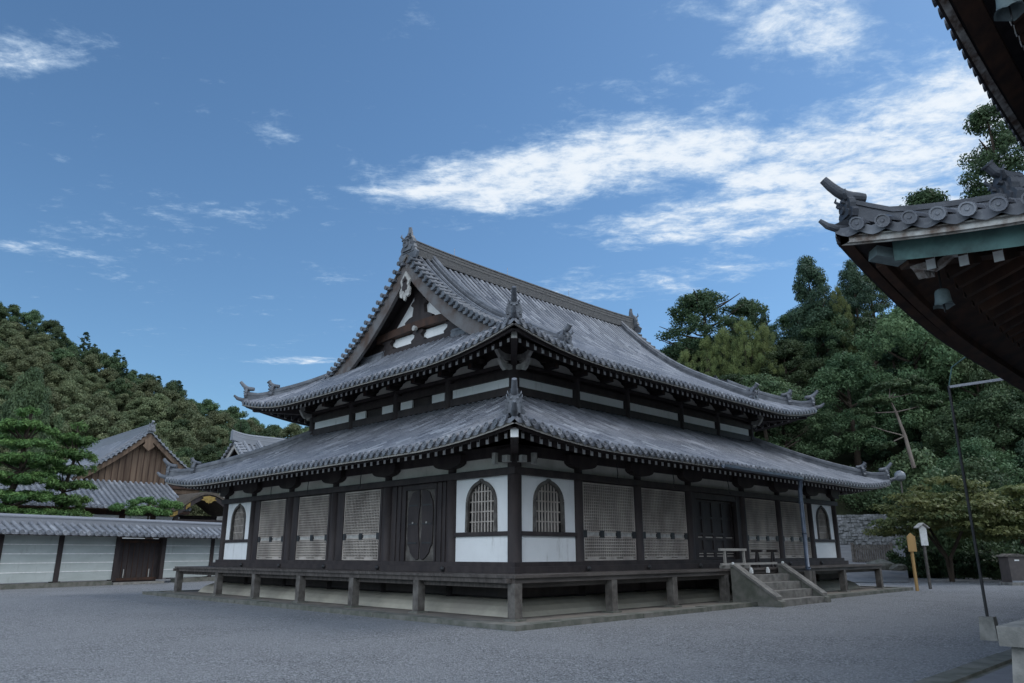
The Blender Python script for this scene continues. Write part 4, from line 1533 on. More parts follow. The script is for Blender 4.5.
# edging stone along the neighbouring hall's drip line, and its paved apron
m = MB()
x = -13.0
while x < 26:
    w = random.uniform(1.5, 2.2)
    m.box(x + .006, x + w - .006, -10.87 + random.uniform(-.01, .01), -10.55 + random.uniform(-.01, .01), -.05, .045 + random.uniform(-.004, .004))
    x += w
tag(m.build('edging_stone', STONE_D), 'long low row of edging stones along the right hall drip line', 'stone edging')
m = MB()
m.box(-13, 26, -10.95, -10.86, -.05, .006)
m.box(-13, 26, -13.3, -10.95, -.05, .008, 1)
tag(m.build('pavement', [STONE_D, mat('apron_concrete', (.19, .19, .20), (.14, .14, .15), 2, .9, bump=.2, bscale=40)]), 'smooth grey apron beside the edging stones', None, kind='structure')

# stone pedestal at the near right
px_, py_ = on_y(1003, 640, -11.02)[0], -11.02
dist_ = 6.6
pe = sight(996, 626, dist_)
ped = thing('stone_pedestal', 'pale granite pedestal with a square cap slab at the bottom right corner', 'pedestal', (pe[0] + .4, pe[1] - .45, 0))
m = MB()
zc = pe[2]
m.box(pe[0], pe[0] + .95, pe[1] - .95, pe[1], zc - .155, zc)
m.build('cap_slab', STONE, ped)
m = MB()
a = .07
vs = []
for z, q in ((-.05, -.02), (zc - .157, a)):
    vs += [(pe[0] + q, pe[1] - q, z), (pe[0] + .95 - q, pe[1] - q, z), (pe[0] + .95 - q, pe[1] - .95 + q, z), (pe[0] + q, pe[1] - .95 + q, z)]
m.add(vs, [(0, 1, 5, 4), (1, 2, 6, 5), (2, 3, 7, 6), (3, 0, 4, 7), (4, 5, 6, 7)])
m.build('shaft', STONE, ped)

# ================================================================== boundary wall with its gate (left)
A2 = np.array([-5.3, 29.1])
ang = R(18.478)
ta = np.array([math.cos(ang), math.sin(ang)])
na = np.array([math.sin(ang), -math.cos(ang)])        # towards the courtyard
bw = thing('boundary_wall', 'white plastered courtyard wall with grey tiled coping left of the hall', 'wall', (A2[0], A2[1], 0))
def BP(u, o, z):
    p = A2 + ta * u + na * o
    return (p[0], p[1], z)
def bbox(m, u0, u1, o0, o1, z0, z1, mi=0):
    vs = [BP(u, o, z) for z in (z0, z1) for o in (o0, o1) for u in (u0, u1)]
    m.add(vs, [(0, 2, 3, 1), (4, 5, 7, 6), (0, 1, 5, 4), (2, 6, 7, 3), (0, 4, 6, 2), (1, 3, 7, 5)], mi)
U0, U1 = -14, 24
posts = [-11.0, -7.4, -3.9, -.45, 2.52, 5.72, 8.68, 12.2, 15.6, 19.0, 22.4]
for a_, b_ in zip([U0] + posts, posts + [U1]):
    if a_ == 5.72:
        continue
    m = MB()
    bbox(m, a_ + .13, b_ - .13, -.16, .12, .28, 2.5)
    pw = m.build('wall_panel', PLAST_GREY, bw)
    m = MB()
    for z in (.72, 1.16, 1.60, 2.04):
        bbox(m, a_ + .135, b_ - .135, .121, .135, z, z + .045)
    m.build('plaster_line', WHITE, pw)
for u in posts:
    m = MB(); bbox(m, u - .13, u + .13, -.2, .17, .2, 2.5); m.build('post', DARK, bw)
m = MB()
u = U0
while u < U1:
    w = random.uniform(1.4, 2.3)
    if not (5.5 < u + w / 2 < 8.7):
        bbox(m, u + .005, min(u + w, U1) - .005, -.25, .30 + random.uniform(-.02, .02), -.1, .22 + random.uniform(-.015, .015))
    u += w
m.build('stone_footing', STONE_D, bw)
m = MB()
bbox(m, 5.86, 8.54, -.14, -.06, .12, 2.42)
gd = m.build('gate_door', DARK, bw)
m = MB()
for k in range(8):
    uu = 5.9 + k * .33
    bbox(m, uu, uu + .03, -.058, -.04, .15, 2.4)
bbox(m, 5.86, 8.54, -.058, -.02, .2, .34)
bbox(m, 5.86, 8.54, -.058, -.02, 2.2, 2.32)
m.build('gate_batten', DARK_RED, gd)
m = MB()
for uu in (6.35, 7.95):
    bbox(m, uu, uu + .05, -.02, .0, .35, .8)
m.build('gate_bolt', BONE, gd)
m = MB(); bbox(m, 5.6, 8.8, -.2, .35, -.05, .12); m.build('gate_sill', STONE, bw)
m = MB()
bbox(m, U0, U1, -.22, .19, 2.502, 2.66)
m.build('wall_plate', DARK, bw)
pw_ = lambda d: 2.66 + .50 * d
FWs = [Face(A2 + ta * U0 + na * 1.0, ta, -na, U1 - U0, pw_, lambda t, d: 0, (0, 0)), Face(A2 + ta * U0 - na * 1.0, ta, na, U1 - U0, pw_, lambda t, d: 0, (0, 0))]
for k, F in enumerate(FWs):
    m = MB(); F.tiles(m, lambda t: .98, sp=.42, course=.26, r=.105, seed=60 + k); m.build('coping_tile_slope', TILE_NEW, bw)
    m = MB(); F.sheet(m, .98, -.1, lambda d: 0.0, lambda d, F=F: F.Lw, nt=4, nd=3); m.build('coping_soffit', DARK, bw)
    m = MB(); F.strip(m, .05, .12, -.19, -.11, nt=4, t0=0.0, t1=F.Lw); m.build('coping_fascia', GREYW, bw)
    m = MB(); F.rafters(m, .8, -.22, sp=.42, d_in=.16, w=.07, hh=.07); tag(m.build('rafter_row', [DARK, WHITE], bw), None, None, kind='stuff')
m = MB()
m.sweep([(-.17, -.1), (-.17, .10), (-.15, .105), (-.15, .2), (-.17, .205), (-.17, .27), (-.1, .32), (0, .37), (.1, .32), (.17, .27), (.17, .205), (.15, .2), (.15, .105), (.17, .10), (.17, -.1)], [BP(U0, 0, 3.13), BP(U1, 0, 3.13)])
m.build('coping_ridge', TILE_NEW, bw)

# ================================================================== houses behind the wall
nolift = lambda t, d: 0.0
def gable_house():
    xr, yg = 5.55, 44.0
    h = thing('gabled_residence', 'grey tiled residence with a brown planked gable behind the courtyard wall', 'house', (xr, 52, 0))
    pg = curve(6.75, .60, .038)
    for sg in (-1, 1):
        F = Face((xr + sg * 4.7, yg), (0, 1), (-sg, 0), 17, pg, nolift, (0, 0))
        m = MB(); F.tiles(m, lambda t: 4.65, sp=.36, course=.35, r=.10, seed=70 + sg); m.build('gable_roof_slope', TILE_NEW, h)
        m = MB(); F.sheet(m, 4.65, -.12, lambda d: -.0, lambda d: 17, nt=6); m.build('eave_soffit', DARK_RED, h)
        ds = np.linspace(0, 4.7, 12)
        X = lambda d: xr + sg * (4.7 - d)
        m = MB()
        for d0, d1 in zip(ds[:-1], ds[1:]):
            m.prism([(X(d0), pg(d0) - .5), (X(d1), pg(d1) - .5), (X(d1), pg(d1) - .1), (X(d0), pg(d0) - .1)], (0, yg + .0, 0), (1, 0, 0), (0, 0, 1), (0, .12, 0))
        m.build('bargeboard', PLANK, h)
        m = MB()
        for k, d in enumerate(np.arange(.1, 4.5, .3)):
            m.tube([(X(d), yg - .18, pg(d) + .03), (X(d), yg + .4, pg(d) + .08)], .10, 8)
        m.sweep(scaled(HIP, .6, .6), [(X(d), yg + .5, pg(d) + .02) for d in ds], side=(0, 1, 0))
        m.sweep(scaled(HIP, .7, .75), [(X(d), yg + 1.2, pg(d) + .02) for d in ds], side=(0, 1, 0))
        m.build('verge_tile_row', TILE_NEW, h)
    zr = pg(4.7)
    m = MB(); m.sweep(scaled(RIDGE_P, .7, .62), [(xr, yg - .1, zr), (xr, yg + 17, zr)], side=(1, 0, 0)); m.build('main_ridge', TILE_NEW, h)
    oni('ridge_end_tile', h, (xr, yg - .15, zr + .1), (0, -1), .9, m=TILE_NEW)
    dd = np.linspace(.3, 4.7, 10)
    outl = [(xr - 4.7 + d, pg(d) - .2) for d in dd] + [(xr + 4.7 - d, pg(d) - .2) for d in dd[::-1][1:]]
    m = MB()
    m.prism([(xr - 4.4, 6.0)] + outl + [(xr + 4.4, 6.0)], (0, yg + .55, 0), (1, 0, 0), (0, 0, 1), (0, .1, 0))
    gw = m.build('gable_wall', PLANK, h)
    for k in range(-9, 10):
        x = xr + k * .42
        d = 4.7 - abs(x - xr)
        m = MB()
        m.box(x - .025, x + .025, yg + .52, yg + .548, 6.6, pg(d) - .5)
        m.build('gable_batten', DARK_RED, gw)
    m = MB(); m.box(xr - 4.2, xr + 4.2, yg + .4, yg + .547, 6.35, 6.62); m.build('gable_sill', DARK_RED, gw)
    m = MB()
    half = [(0, 10.0), (.35, 9.75), (.28, 9.5), (.42, 9.3), (.2, 9.1), (0, 8.95)]
    m.prism([(xr + a, z) for a, z in half] + [(xr - a, z) for a, z in half[::-1][1:-1]], (0, yg - .08, 0), (1, 0, 0), (0, 0, 1), (0, .07, 0))
    m.build('gable_pendant', PLANK, h)
    pp_ = curve(4.6, .36, .01)
    F = Face((-12, 39.2), (1, 0), (0, 1), 19.2, pp_, nolift, (0, 0))
    m = MB(); F.tiles(m, lambda t: 4.9, sp=.36, course=.35, r=.10, seed=77); m.build('pent_roof_slope', TILE_NEW, h)
    m = MB(); F.sheet(m, 4.9, -.12, lambda d: 0, lambda d: 19.2, nt=4); F.strip(m, .04, .14, -.22, -.1, nt=4, t0=0, t1=19.2); m.build('eave_soffit', DARK_RED, h)
    m = MB(); m.box(-11, 7, 40.6, 60, 0, 4.6); m.box(xr - 3.9, xr + 3.9, yg + .7, yg + 16.5, 4.5, 7.0); m.build('house_wall', DARK_RED, h)
    for x in np.arange(-10.5, 6.5, 2.0):
        m = MB(); m.box(x, x + 1.6, 40.55, 40.595, 2.6, 4.1); m.build('wall_panel', PLAST, h)
gable_house()

def ridge_house():
    x0, yr = 13.0, 46.0
    h = thing('tiled_roof_house', 'grey tiled roof with a pale ridge showing between the gable and the hall', 'house', (x0 + 8, yr, 0))
    pg = curve(7.35, .56, .022)
    for sg in (-1, 1):
        F = Face((x0, yr + sg * 4.9), (1, 0), (0, -sg), 16, pg, nolift, (0, 0))
        m = MB(); F.tiles(m, lambda t: 4.8, sp=.46, course=.4, r=.12, seed=80 + sg); m.build('roof_slope', TILE_NEW, h)
        m = MB(); F.sheet(m, 4.8, -.14, lambda d: 0, lambda d: 16, nt=4); m.build('eave_soffit', DARK, h)
        Y = lambda d: yr + sg * (4.9 - d)
        ds = np.linspace(0, 4.9, 10)
        m = MB()
        for d0, d1 in zip(ds[:-1], ds[1:]):
            m.prism([(Y(d0), pg(d0) - .55), (Y(d1), pg(d1) - .55), (Y(d1), pg(d1) - .12), (Y(d0), pg(d0) - .12)], (x0 + .02, 0, 0), (0, 1, 0), (0, 0, 1), (.1, 0, 0))
        m.build('bargeboard', BONE, h)
        m = MB()
        for d in np.arange(.1, 4.7, .34):
            m.tube([(x0 - .2, Y(d), pg(d) + .03), (x0 + .5, Y(d), pg(d) + .1)], .12, 8)
        m.sweep(scaled(HIP, .8, .8), [(x0 + .7, Y(d), pg(d) + .02) for d in ds], side=(1, 0, 0))
        m.sweep(scaled(HIP, 1.1, 1.1), [(x0 + 2.0, Y(d), pg(d) + .02) for d in ds[2:]], side=(1, 0, 0))
        m.build('verge_tile_row', TILE_NEW, h)
    zr = pg(4.9)
    m = MB(); m.sweep(scaled(RIDGE_P, .9, .75), [(x, yr, zr + .18 * max(0, (x0 + 1.5 - x) / 1.5) ** 2) for x in np.linspace(x0 - .3, x0 + 16, 30)], side=(0, 1, 0)); m.build('main_ridge', TILE_NEW, h)
    oni('ridge_end_tile', h, (x0 - .1, yr, zr + .05), (-1, 0), .7, m=TILE_NEW)
    m = MB()
    dd = np.linspace(.4, 4.9, 8)
    m.prism([(yr - 4.5, 7.2)] + [(yr - 4.9 + d, pg(d) - .2) for d in dd] + [(yr + 4.9 - d, pg(d) - .2) for d in dd[::-1][1:]] + [(yr + 4.5, 7.2)], (x0 + .8, 0, 0), (0, 1, 0), (0, 0, 1), (.1, 0, 0))
    m.build('gable_wall', DARK, h)
    m = MB(); m.box(x0 + 1, x0 + 15.5, yr - 4.2, yr + 4.2, 0, 8.0); m.build('house_wall', PLAST_OLD, h)
ridge_house()

def porch():
    xc, y0, hw = 8.15, 38.4, 2.75
    h = thing('curved_gable_porch', 'bark-roofed porch with an undulating gable and gilt fittings behind the wall', 'porch', (xc, 40.5, 0))
    f = lambda q: 4.25 + 1.38 * (math.cos(math.pi * q) * .5 + .5) ** .85 + .12 * q ** 6
    qs = np.linspace(-1, 1, 33)
    m = MB()
    vs = []
    for y, dz_ in ((y0, 0), (y0 + 1.6, .02), (y0 + 5, .06)):
        for q in qs:
            vs.append((xc + q * hw, y, f(q) + dz_ + .18))
    n = len(qs)
    m.add(vs, [(j * n + i, j * n + i + 1, (j + 1) * n + i + 1, (j + 1) * n + i) for j in range(2) for i in range(n - 1)])
    for i in range(n - 1):
        m.prism([(xc + qs[i] * hw, f(qs[i]) - .03), (xc + qs[i + 1] * hw, f(qs[i + 1]) - .03), (xc + qs[i + 1] * hw, f(qs[i + 1]) + .18), (xc + qs[i] * hw, f(qs[i]) + .18)], (0, y0, 0), (1, 0, 0), (0, 0, 1), (0, 4.8, 0))
    m.build('bark_roof', BARK_ROOF, h, False)
    m = MB()
    for i in range(n - 1):
        k0, k1 = .97, .97
        m.prism([(xc + qs[i] * hw * .95, f(qs[i]) - .36), (xc + qs[i + 1] * hw * .95, f(qs[i + 1]) - .36), (xc + qs[i + 1] * hw * .96, f(qs[i + 1]) - .04), (xc + qs[i] * hw * .96, f(qs[i]) - .04)], (0, y0 + .1, 0), (1, 0, 0), (0, 0, 1), (0, .1, 0))
    bb = m.build('curved_bargeboard', DARK, h)
    for q, w in ((-.86, .5), (.86, .5), (-.52, .3), (.52, .3)):
        m = MB()
        k = np.linspace(q - w * .18, q + w * .18, 7)
        for a_, b_ in zip(k[:-1], k[1:]):
            m.prism([(xc + a_ * hw * .955, f(a_) - .34), (xc + b_ * hw * .955, f(b_) - .34), (xc + b_ * hw * .955, f(b_) - .07), (xc + a_ * hw * .955, f(a_) - .07)], (0, y0 + .098, 0), (1, 0, 0), (0, 0, 1), (0, -.03, 0))
        m.build('gilt_mount', GOLD, bb)
    m = MB()
    half = [(0, 5.52), (.45, 5.42), (.4, 5.3), (.55, 5.22), (.3, 5.16), (.16, 5.02), (.06, 5.05), (0, 4.95)]
    m.prism([(xc + a, z) for a, z in half] + [(xc - a, z) for a, z in half[::-1][1:-1]], (0, y0 + .06, 0), (1, 0, 0), (0, 0, 1), (0, -.08, 0))
    m.build('gilt_pendant', GOLD, h)
    for x in (xc - 1.9, xc + 1.9):
        m = MB(); m.box(x - .13, x + .13, y0 + .5, y0 + .76, 0, 4.5); m.build('post', DARK, h)
    m = MB(); m.box(xc - 2.1, xc + 2.1, y0 + .55, y0 + .7, 3.6, 3.9); m.build('beam', DARK, h)
    m = MB(); m.box(xc - 2.2, xc + 2.2, y0 + 3.5, y0 + 3.7, 0, 4.3); m.build('back_wall', DARK, h)
porch()

# ================================================================== trees
rng = np.random.default_rng(11)
def leaves(clumps, n, size, up=.3, seed=0, aspect=.55, shell=.45, flat=0.0):
    """n leaf sprays scattered through clump volumes -> verts (n*4,3), tone (n)"""
    r_ = np.random.default_rng(seed)
    C_ = np.array(clumps, float)                     # cx cy cz rx ry rz
    vol = (C_[:, 3] * C_[:, 4] + C_[:, 3] * C_[:, 5])
    idx = r_.choice(len(C_), n, p=vol / vol.sum())
    d = r_.normal(size=(n, 3))
    d /= np.linalg.norm(d, axis=1, keepdims=True)
    rad = r_.random((n, 1)) ** shell
    c = C_[idx, :3] + d * rad * C_[idx, 3:6]
    nn = d * .8 + r_.normal(size=(n, 3)) * .55 + np.array([0, 0, up])
    nn /= np.linalg.norm(nn, axis=1, keepdims=True)
    t_ = np.cross(nn, r_.normal(size=(n, 3)))
    t_[:, 2] *= (1 - flat)
    t_ /= np.linalg.norm(t_, axis=1, keepdims=True) + 1e-9
    b_ = np.cross(nn, t_)
    s_ = size * r_.uniform(.6, 1.35, (n, 1))
    v = np.stack([c - t_ * s_ * .5, c + b_ * s_ * aspect * .5 + nn * s_ * .06, c + t_ * s_ * .5, c - b_ * s_ * aspect * .5 + nn * s_ * .06], 1).reshape(-1, 3)
    ct = r_.random(len(C_))
    tone = np.clip(ct[idx] * .65 + r_.random(n) * .45 - .05, 0, 1)
    return v, tone

def leaf_obj(name, v, tone, m, parent=None):
    n = len(tone)
    me = bpy.data.meshes.new(name)
    me.vertices.add(n * 4)
    me.vertices.foreach_set('co', v.astype(np.float32).ravel())
    me.loops.add(n * 4)
    me.loops.foreach_set('vertex_index', np.arange(n * 4, dtype=np.int32))
    me.polygons.add(n)
    me.polygons.foreach_set('loop_start', np.arange(0, n * 4, 4, dtype=np.int32))
    me.polygons.foreach_set('loop_total', np.full(n, 4, np.int32))
    at = me.attributes.new('tone', 'FLOAT', 'FACE')
    at.data.foreach_set('value', tone.astype(np.float32))
    me.materials.append(m)
    me.update()
    me.validate()
    o = bpy.data.objects.new(name, me)
    COL.objects.link(o)
    if parent:
        o.parent = parent
    return o

def dome_clumps(w, h, z0, n, seed, rc=.18, power=1.0):
    """clumps over an egg-shaped crown: half-width w, height h from z0"""
    r_ = random.Random(seed)
    out = []
    for i in range(n):
        q = r_.random() ** .8
        a = r_.random() * 6.283
        ww = w * (math.sin(math.pi * min(1, .18 + q * .80)) ** power)
        rr = ww * (r_.random() ** .45) * r_.uniform(.8, 1.08)
        s_ = rc * w * r_.uniform(.7, 1.4)
        out.append((rr * math.cos(a), rr * math.sin(a), z0 + h * q, s_ * 1.25, s_ * 1.25, s_ * .85))
    return out

def cone_clumps(w, h, z0, n, seed, rc=.2):
    r_ = random.Random(seed)
    out = []
    for i in range(n):
        q = r_.random() ** 1.15
        a = r_.random() * 6.283
        ww = w * (1 - q) ** .75 + .12 * w
        rr = ww * r_.random() ** .5
        s_ = rc * w * r_.uniform(.7, 1.3) * (1.1 - .5 * q)
        out.append((rr * math.cos(a), rr * math.sin(a), z0 + h * q - .18 * rr, s_ * 1.3, s_ * 1.3, s_ * .7))
    return out

def trunk_mb(h, r0, lean=(0, 0), limbs=5, seed=0, spread=.3, zlo=.35, deep=9.0):
    r_ = random.Random(seed)
    m = MB()
    m.tube([(0, 0, -deep), (0, 0, .2)], [r0 * 1.15, r0 * 1.02], 8)
    pts = [(lean[0] * q * q * h + r_.uniform(-.04, .04) * h * q * .3, lean[1] * q * q * h, h * q) for q in np.linspace(-.03, 1, 8)]
    m.tube(pts, list(np.linspace(r0, r0 * .22, 8)), 8)
    for i in range(limbs):
        q = r_.uniform(zlo, .9)
        a = r_.random() * 6.283
        b0 = Vector((lean[0] * q * q * h, lean[1] * q * q * h, h * q))
        L = spread * h * (1.1 - .5 * q)
        e = b0 + Vector((math.cos(a) * L, math.sin(a) * L, L * .55))
        md = b0.lerp(e, .5) + Vector((0, 0, -.06 * L))
        m.tube([b0, md, e], [r0 * .4, r0 * .28, r0 * .1], 6)
    return m

PROTO = {}
def proto(key, clumps, n, size, lm, th, tr, seed, **kw):
    v, t_ = leaves(clumps, n, size, seed=seed, **{k: kw[k] for k in kw if k in ('up', 'aspect', 'shell', 'flat')})
    cr = leaf_obj('crown', v, t_, lm)
    tm = trunk_mb(th, tr, limbs=kw.get('limbs', 5), seed=seed, spread=kw.get('spread', .3), lean=kw.get('lean', (0, 0)), zlo=kw.get('zlo', .35)).build('trunk', kw.get('bark', BARK))
    COL.objects.unlink(cr)
    COL.objects.unlink(tm)
    PROTO[key] = (cr, tm)

# unit-sized crowns (about 10 m tall), scaled when planted
for k in range(3):
    proto('broad%d' % k, dome_clumps(4.2, 7.6, 1.8, 130, 100 + k, rc=.115, power=.8), 30000, .17, L_DARK, 8.0, .28, 200 + k)
proto('broad_pale0', dome_clumps(4.2, 7.0, 2.2, 120, 131, rc=.12, power=.8), 28000, .17, L_PALE, 8.0, .25, 231)
proto('broad_green0', dome_clumps(4.0, 7.4, 2.0, 120, 141, rc=.12, power=.8), 28000, .17, L_HILLG, 8.0, .25, 241)
proto('airy0', dome_clumps(4.4, 6.6, 3.0, 95, 151, rc=.11), 17000, .20, L_DARK, 9.0, .26, 251, limbs=9, spread=.42)
for k in range(2):
    proto('conifer%d' % k, cone_clumps(2.7, 8.8, 1.4, 120, 160 + k, rc=.15), 24000, .18, L_CONIF, 9.8, .22, 260 + k, up=-.1, limbs=4)
proto('tall_round0', dome_clumps(3.0, 7.8, 2.0, 100, 171, rc=.16), 28000, .17, L_CONIF, 9.0, .25, 271)
for k in range(2):
    proto('bamboo%d' % k, dome_clumps(3.6, 8.0, 1.6, 90, 181 + k, rc=.13, power=.7), 20000, .18, L_YEL, 9.0, .08, 281 + k, aspect=.3, up=.0)

def plant(key, name, x, y, z, h, w=None, label='', group=None, cat='tree', rz=None):
    t_ = thing(name, label, cat, (x, y, z), rng.uniform(0, 6.28) if rz is None else rz, group)
    s_ = h / 10.0
    ws = s_ if w is None else w
    t_.scale = (ws, ws, s_)
    for o in PROTO[key]:
        c_ = o.copy()
        COL.objects.link(c_)
        c_.parent = t_
    return t_

# --- left hill: rounded evergreen crowns, one object each
HT = []
for k in range(5):
    cl_ = dome_clumps(3.4, 4.8, .4, 44, 300 + k, rc=.17)
    v, t_ = leaves(cl_, 10000, .26, seed=310 + k, up=.35)
    o = leaf_obj('hill_tree', v, t_, (L_HILL, L_HILL, L_HILL, L_HILLG, L_HILLG)[k])
    COL.objects.unlink(o)
    HT.append(o)
cnt = 0
rh = random.Random(5)
for s_ in np.linspace(97, 167, 15):
    stepu = 741 * 5.0 / s_
    u = -60 + rh.uniform(0, stepu)
    while u < 330 and cnt < 295:
        ty = float(np.interp(u, U_PX, SKY_Y))
        z = hill_z(u, s_)
        p = sight(u, 553, s_)
        top = s_ > 158
        # below the sight line over the house roofs nothing shows
        py_est = 552 - (z + 4 - 1.6) / s_ * 741
        if py_est < 500 or u < 110:
            o = HT[(rh.choice((3, 4)) if top else rh.choice((0, 0, 1, 1, 2, 2, 3)))].copy()
            COL.objects.link(o)
            o.location = (p[0] + rh.uniform(-1, 1), p[1] + rh.uniform(-1, 1), z - .8)
            sc = rh.uniform(.8, 1.25) * (1.05 if not top else rh.uniform(.8, 1.2))
            o.scale = (sc, sc, sc * rh.uniform(.9, 1.2))
            o.rotation_euler = (0, 0, rh.uniform(0, 6.28))
            if top:
                tag(o, 'dark green tree on the skyline ridge of the left hillside', 'tree', 'ridge trees of the left hillside')
            else:
                tag(o, 'rounded olive green tree crown massed on the left hillside', 'tree', 'evergreens covering the left hillside')
            cnt += 1
        u += stepu * rh.uniform(.75, 1.25)
# a few pointed trees on that skyline
for u, h in ((50, 8), (62, 6.5), (88, 8), (95, 7), (135, 6.5), (158, 7.5)):
    p = sight(u, 553, 164)
    plant('conifer0', 'conifer_tree', p[0], p[1], hill_z(float(u), 164) - .5, h, label='small pointed conifer standing out on the left hill skyline', group='conifers on the left skyline')
p = sight(229, 553, 120)
plant('airy0', 'tall_pine', p[0], p[1], 10.5, 12.5, 0.75, label='dark open-crowned tree on the skyline just left of the hall', cat='tree')

# --- right hillside
def rplant(key, name, px, top, depth, w=None, label='', group=None, drop=0.0, zb=None, cat='tree'):
    p = sight(px, top, depth)
    zt = p[2]
    z = hill_z(float(px), float(depth)) - .3 if zb is None else zb
    h = max(zt - z, 2.5)
    ws = w / 741 * depth / 8.4
    hm_ = (1.5 if 'broad' in key or 'airy' in key or 'maple' in key else 2.4) * ws * 10
    if h > hm_:
        z, h = z + h - hm_, hm_
    return plant(key, name, p[0], p[1], z, h, ws, label, group, cat)
G_BACK = 'dark trees massed on the right hillside'
L_BACK = 'dark green broadleaf tree in the crowd on the right hillside'
rr = random.Random(9)
fill = []
# back to front rows: pixel column, treetop row, distance
for px in range(655, 1080, 42):
    fill.append((px + rr.randint(-10, 10), np.interp(px, [655, 760, 830, 900, 1080], [352, 335, 285, 265, 255]) + rr.randint(-10, 14), 92 + rr.uniform(-3, 3), 100))
for px in range(650, 1090, 46):
    fill.append((px + rr.randint(-12, 12), np.interp(px, [650, 740, 830, 900, 1080], [385, 362, 312, 290, 280]) + rr.randint(-10, 18), 80 + rr.uniform(-3, 3), 105))
for px in range(690, 1090, 50):
    fill.append((px + rr.randint(-12, 12), np.interp(px, [690, 780, 900, 1080], [398, 360, 335, 325]) + rr.randint(-12, 20), 70 + rr.uniform(-2, 2), 110))
for px in range(740, 1090, 52):
    fill.append((px + rr.randint(-12, 12), np.interp(px, [740, 900, 1080], [420, 385, 370]) + rr.randint(-14, 22), 62 + rr.uniform(-2, 2), 112))
for px in range(775, 1090, 50):
    fill.append((px + rr.randint(-12, 12), np.interp(px, [775, 900, 1080], [452, 440, 430]) + rr.randint(-12, 16), 56.5 + rr.uniform(-1, 1), 100))
for i, (px, top, dp, w) in enumerate(fill):
    if dp < 67.5 and px < 945:
        continue
    key = rr.choice(['broad0', 'broad1', 'broad2', 'broad0', 'broad_green0', 'tall_round0', 'conifer1'])
    rplant(key, 'broadleaf_tree', px, top, dp, w * rr.uniform(.85, 1.2), L_BACK, G_BACK)
rplant('airy0', 'domed_tree', 702, 289, 84, 128, 'wide dark domed tree on skyline right of the hall roof')
rplant('airy0', 'domed_tree', 746, 296, 83, 72, 'smaller airy dark tree on skyline right of the wide dome')
rplant('tall_round0', 'tall_evergreen', 806, 259, 82, 92, 'tall dense dark evergreen rising above the right hillside skyline')
rplant('tall_round0', 'tall_evergreen', 850, 262, 86, 74, 'narrower dark evergreen just right of the tall dense one')
for i, (px, top, w, lb) in enumerate(((705, 335, 34, 'leftmost yellow-green bamboo clump behind the hall roof'), (722, 326, 40, 'yellow-green bamboo clump in the middle of its group behind the hall roof'), (742, 316, 46, 'tallest yellow-green bamboo clump behind the hall roof'), (762, 322, 36, 'rightmost yellow-green bamboo clump below the domed trees'), (684, 348, 34, 'low bamboo clump next to the hall roof edge'))):
    rplant(('bamboo0', 'bamboo1')[i % 2], 'bamboo_clump', px, top, 78 - i * .4, w * 1.1, lb, 'bamboo behind the hall', cat='bamboo')
rplant('bamboo1', 'bamboo_clump', 836, 285, 79, 34, 'pale bamboo top below the narrow evergreen', 'bamboo behind the hall', cat='bamboo')
rplant('broad_pale0', 'pale_maple', 905, 296, 69, 140, 'pale green layered tree below the right hall eave')
rplant('broad_pale0', 'pale_maple', 968, 334, 66, 100, 'pale green tree behind the conductor rod')
rplant('broad_green0', 'broadleaf_tree', 760, 372, 66, 130, 'spreading mid green tree above the far upper eave')
# tall conifer standing behind the neighbouring hall
def cedar(px, top, depth, w, z0, label, seed, n=24000):
    p = sight(px, top, depth)
    zb = hill_z(float(px), float(depth))
    h = p[2] - zb
    t_ = thing('tall_cedar', label, 'tree', (p[0], p[1], zb - .3))
    r_ = random.Random(seed)
    cl_ = []
    for i in range(120):
        q = r_.random() ** .9
        a = r_.random() * 6.283
        ww = w * (1 - q ** 1.7) ** .6 * (.75 + .25 * math.sin(q * 23 + a * 2)) + .3
        rr_ = ww * r_.random() ** .45
        s_ = r_.uniform(.6, 1.2)
        cl_.append((rr_ * math.cos(a), rr_ * math.sin(a), z0 + (h - z0 - .5) * q, s_ * 1.2, s_ * 1.2, s_ * .75))
    v, tn = leaves(cl_, n, .30, up=.2, seed=seed)
    leaf_obj('crown', v, tn, L_DARK, t_)
    trunk_mb(h * .96, .45, limbs=14, seed=seed, spread=.10, zlo=.5, deep=.5).build('trunk', BARK, t_, origin=(0, 0, 0))
cedar(984, 101, 66, 6.0, 18, 'tall open-crowned tree rising behind the right hall roof', 501)
cedar(1048, 128, 68, 5.5, 16, 'tall dark tree at right edge between the two eaves', 502)
cedar(922, 188, 70, 2.6, 24, 'treetop just showing over the corner ridge of the right hall', 503, 14000)

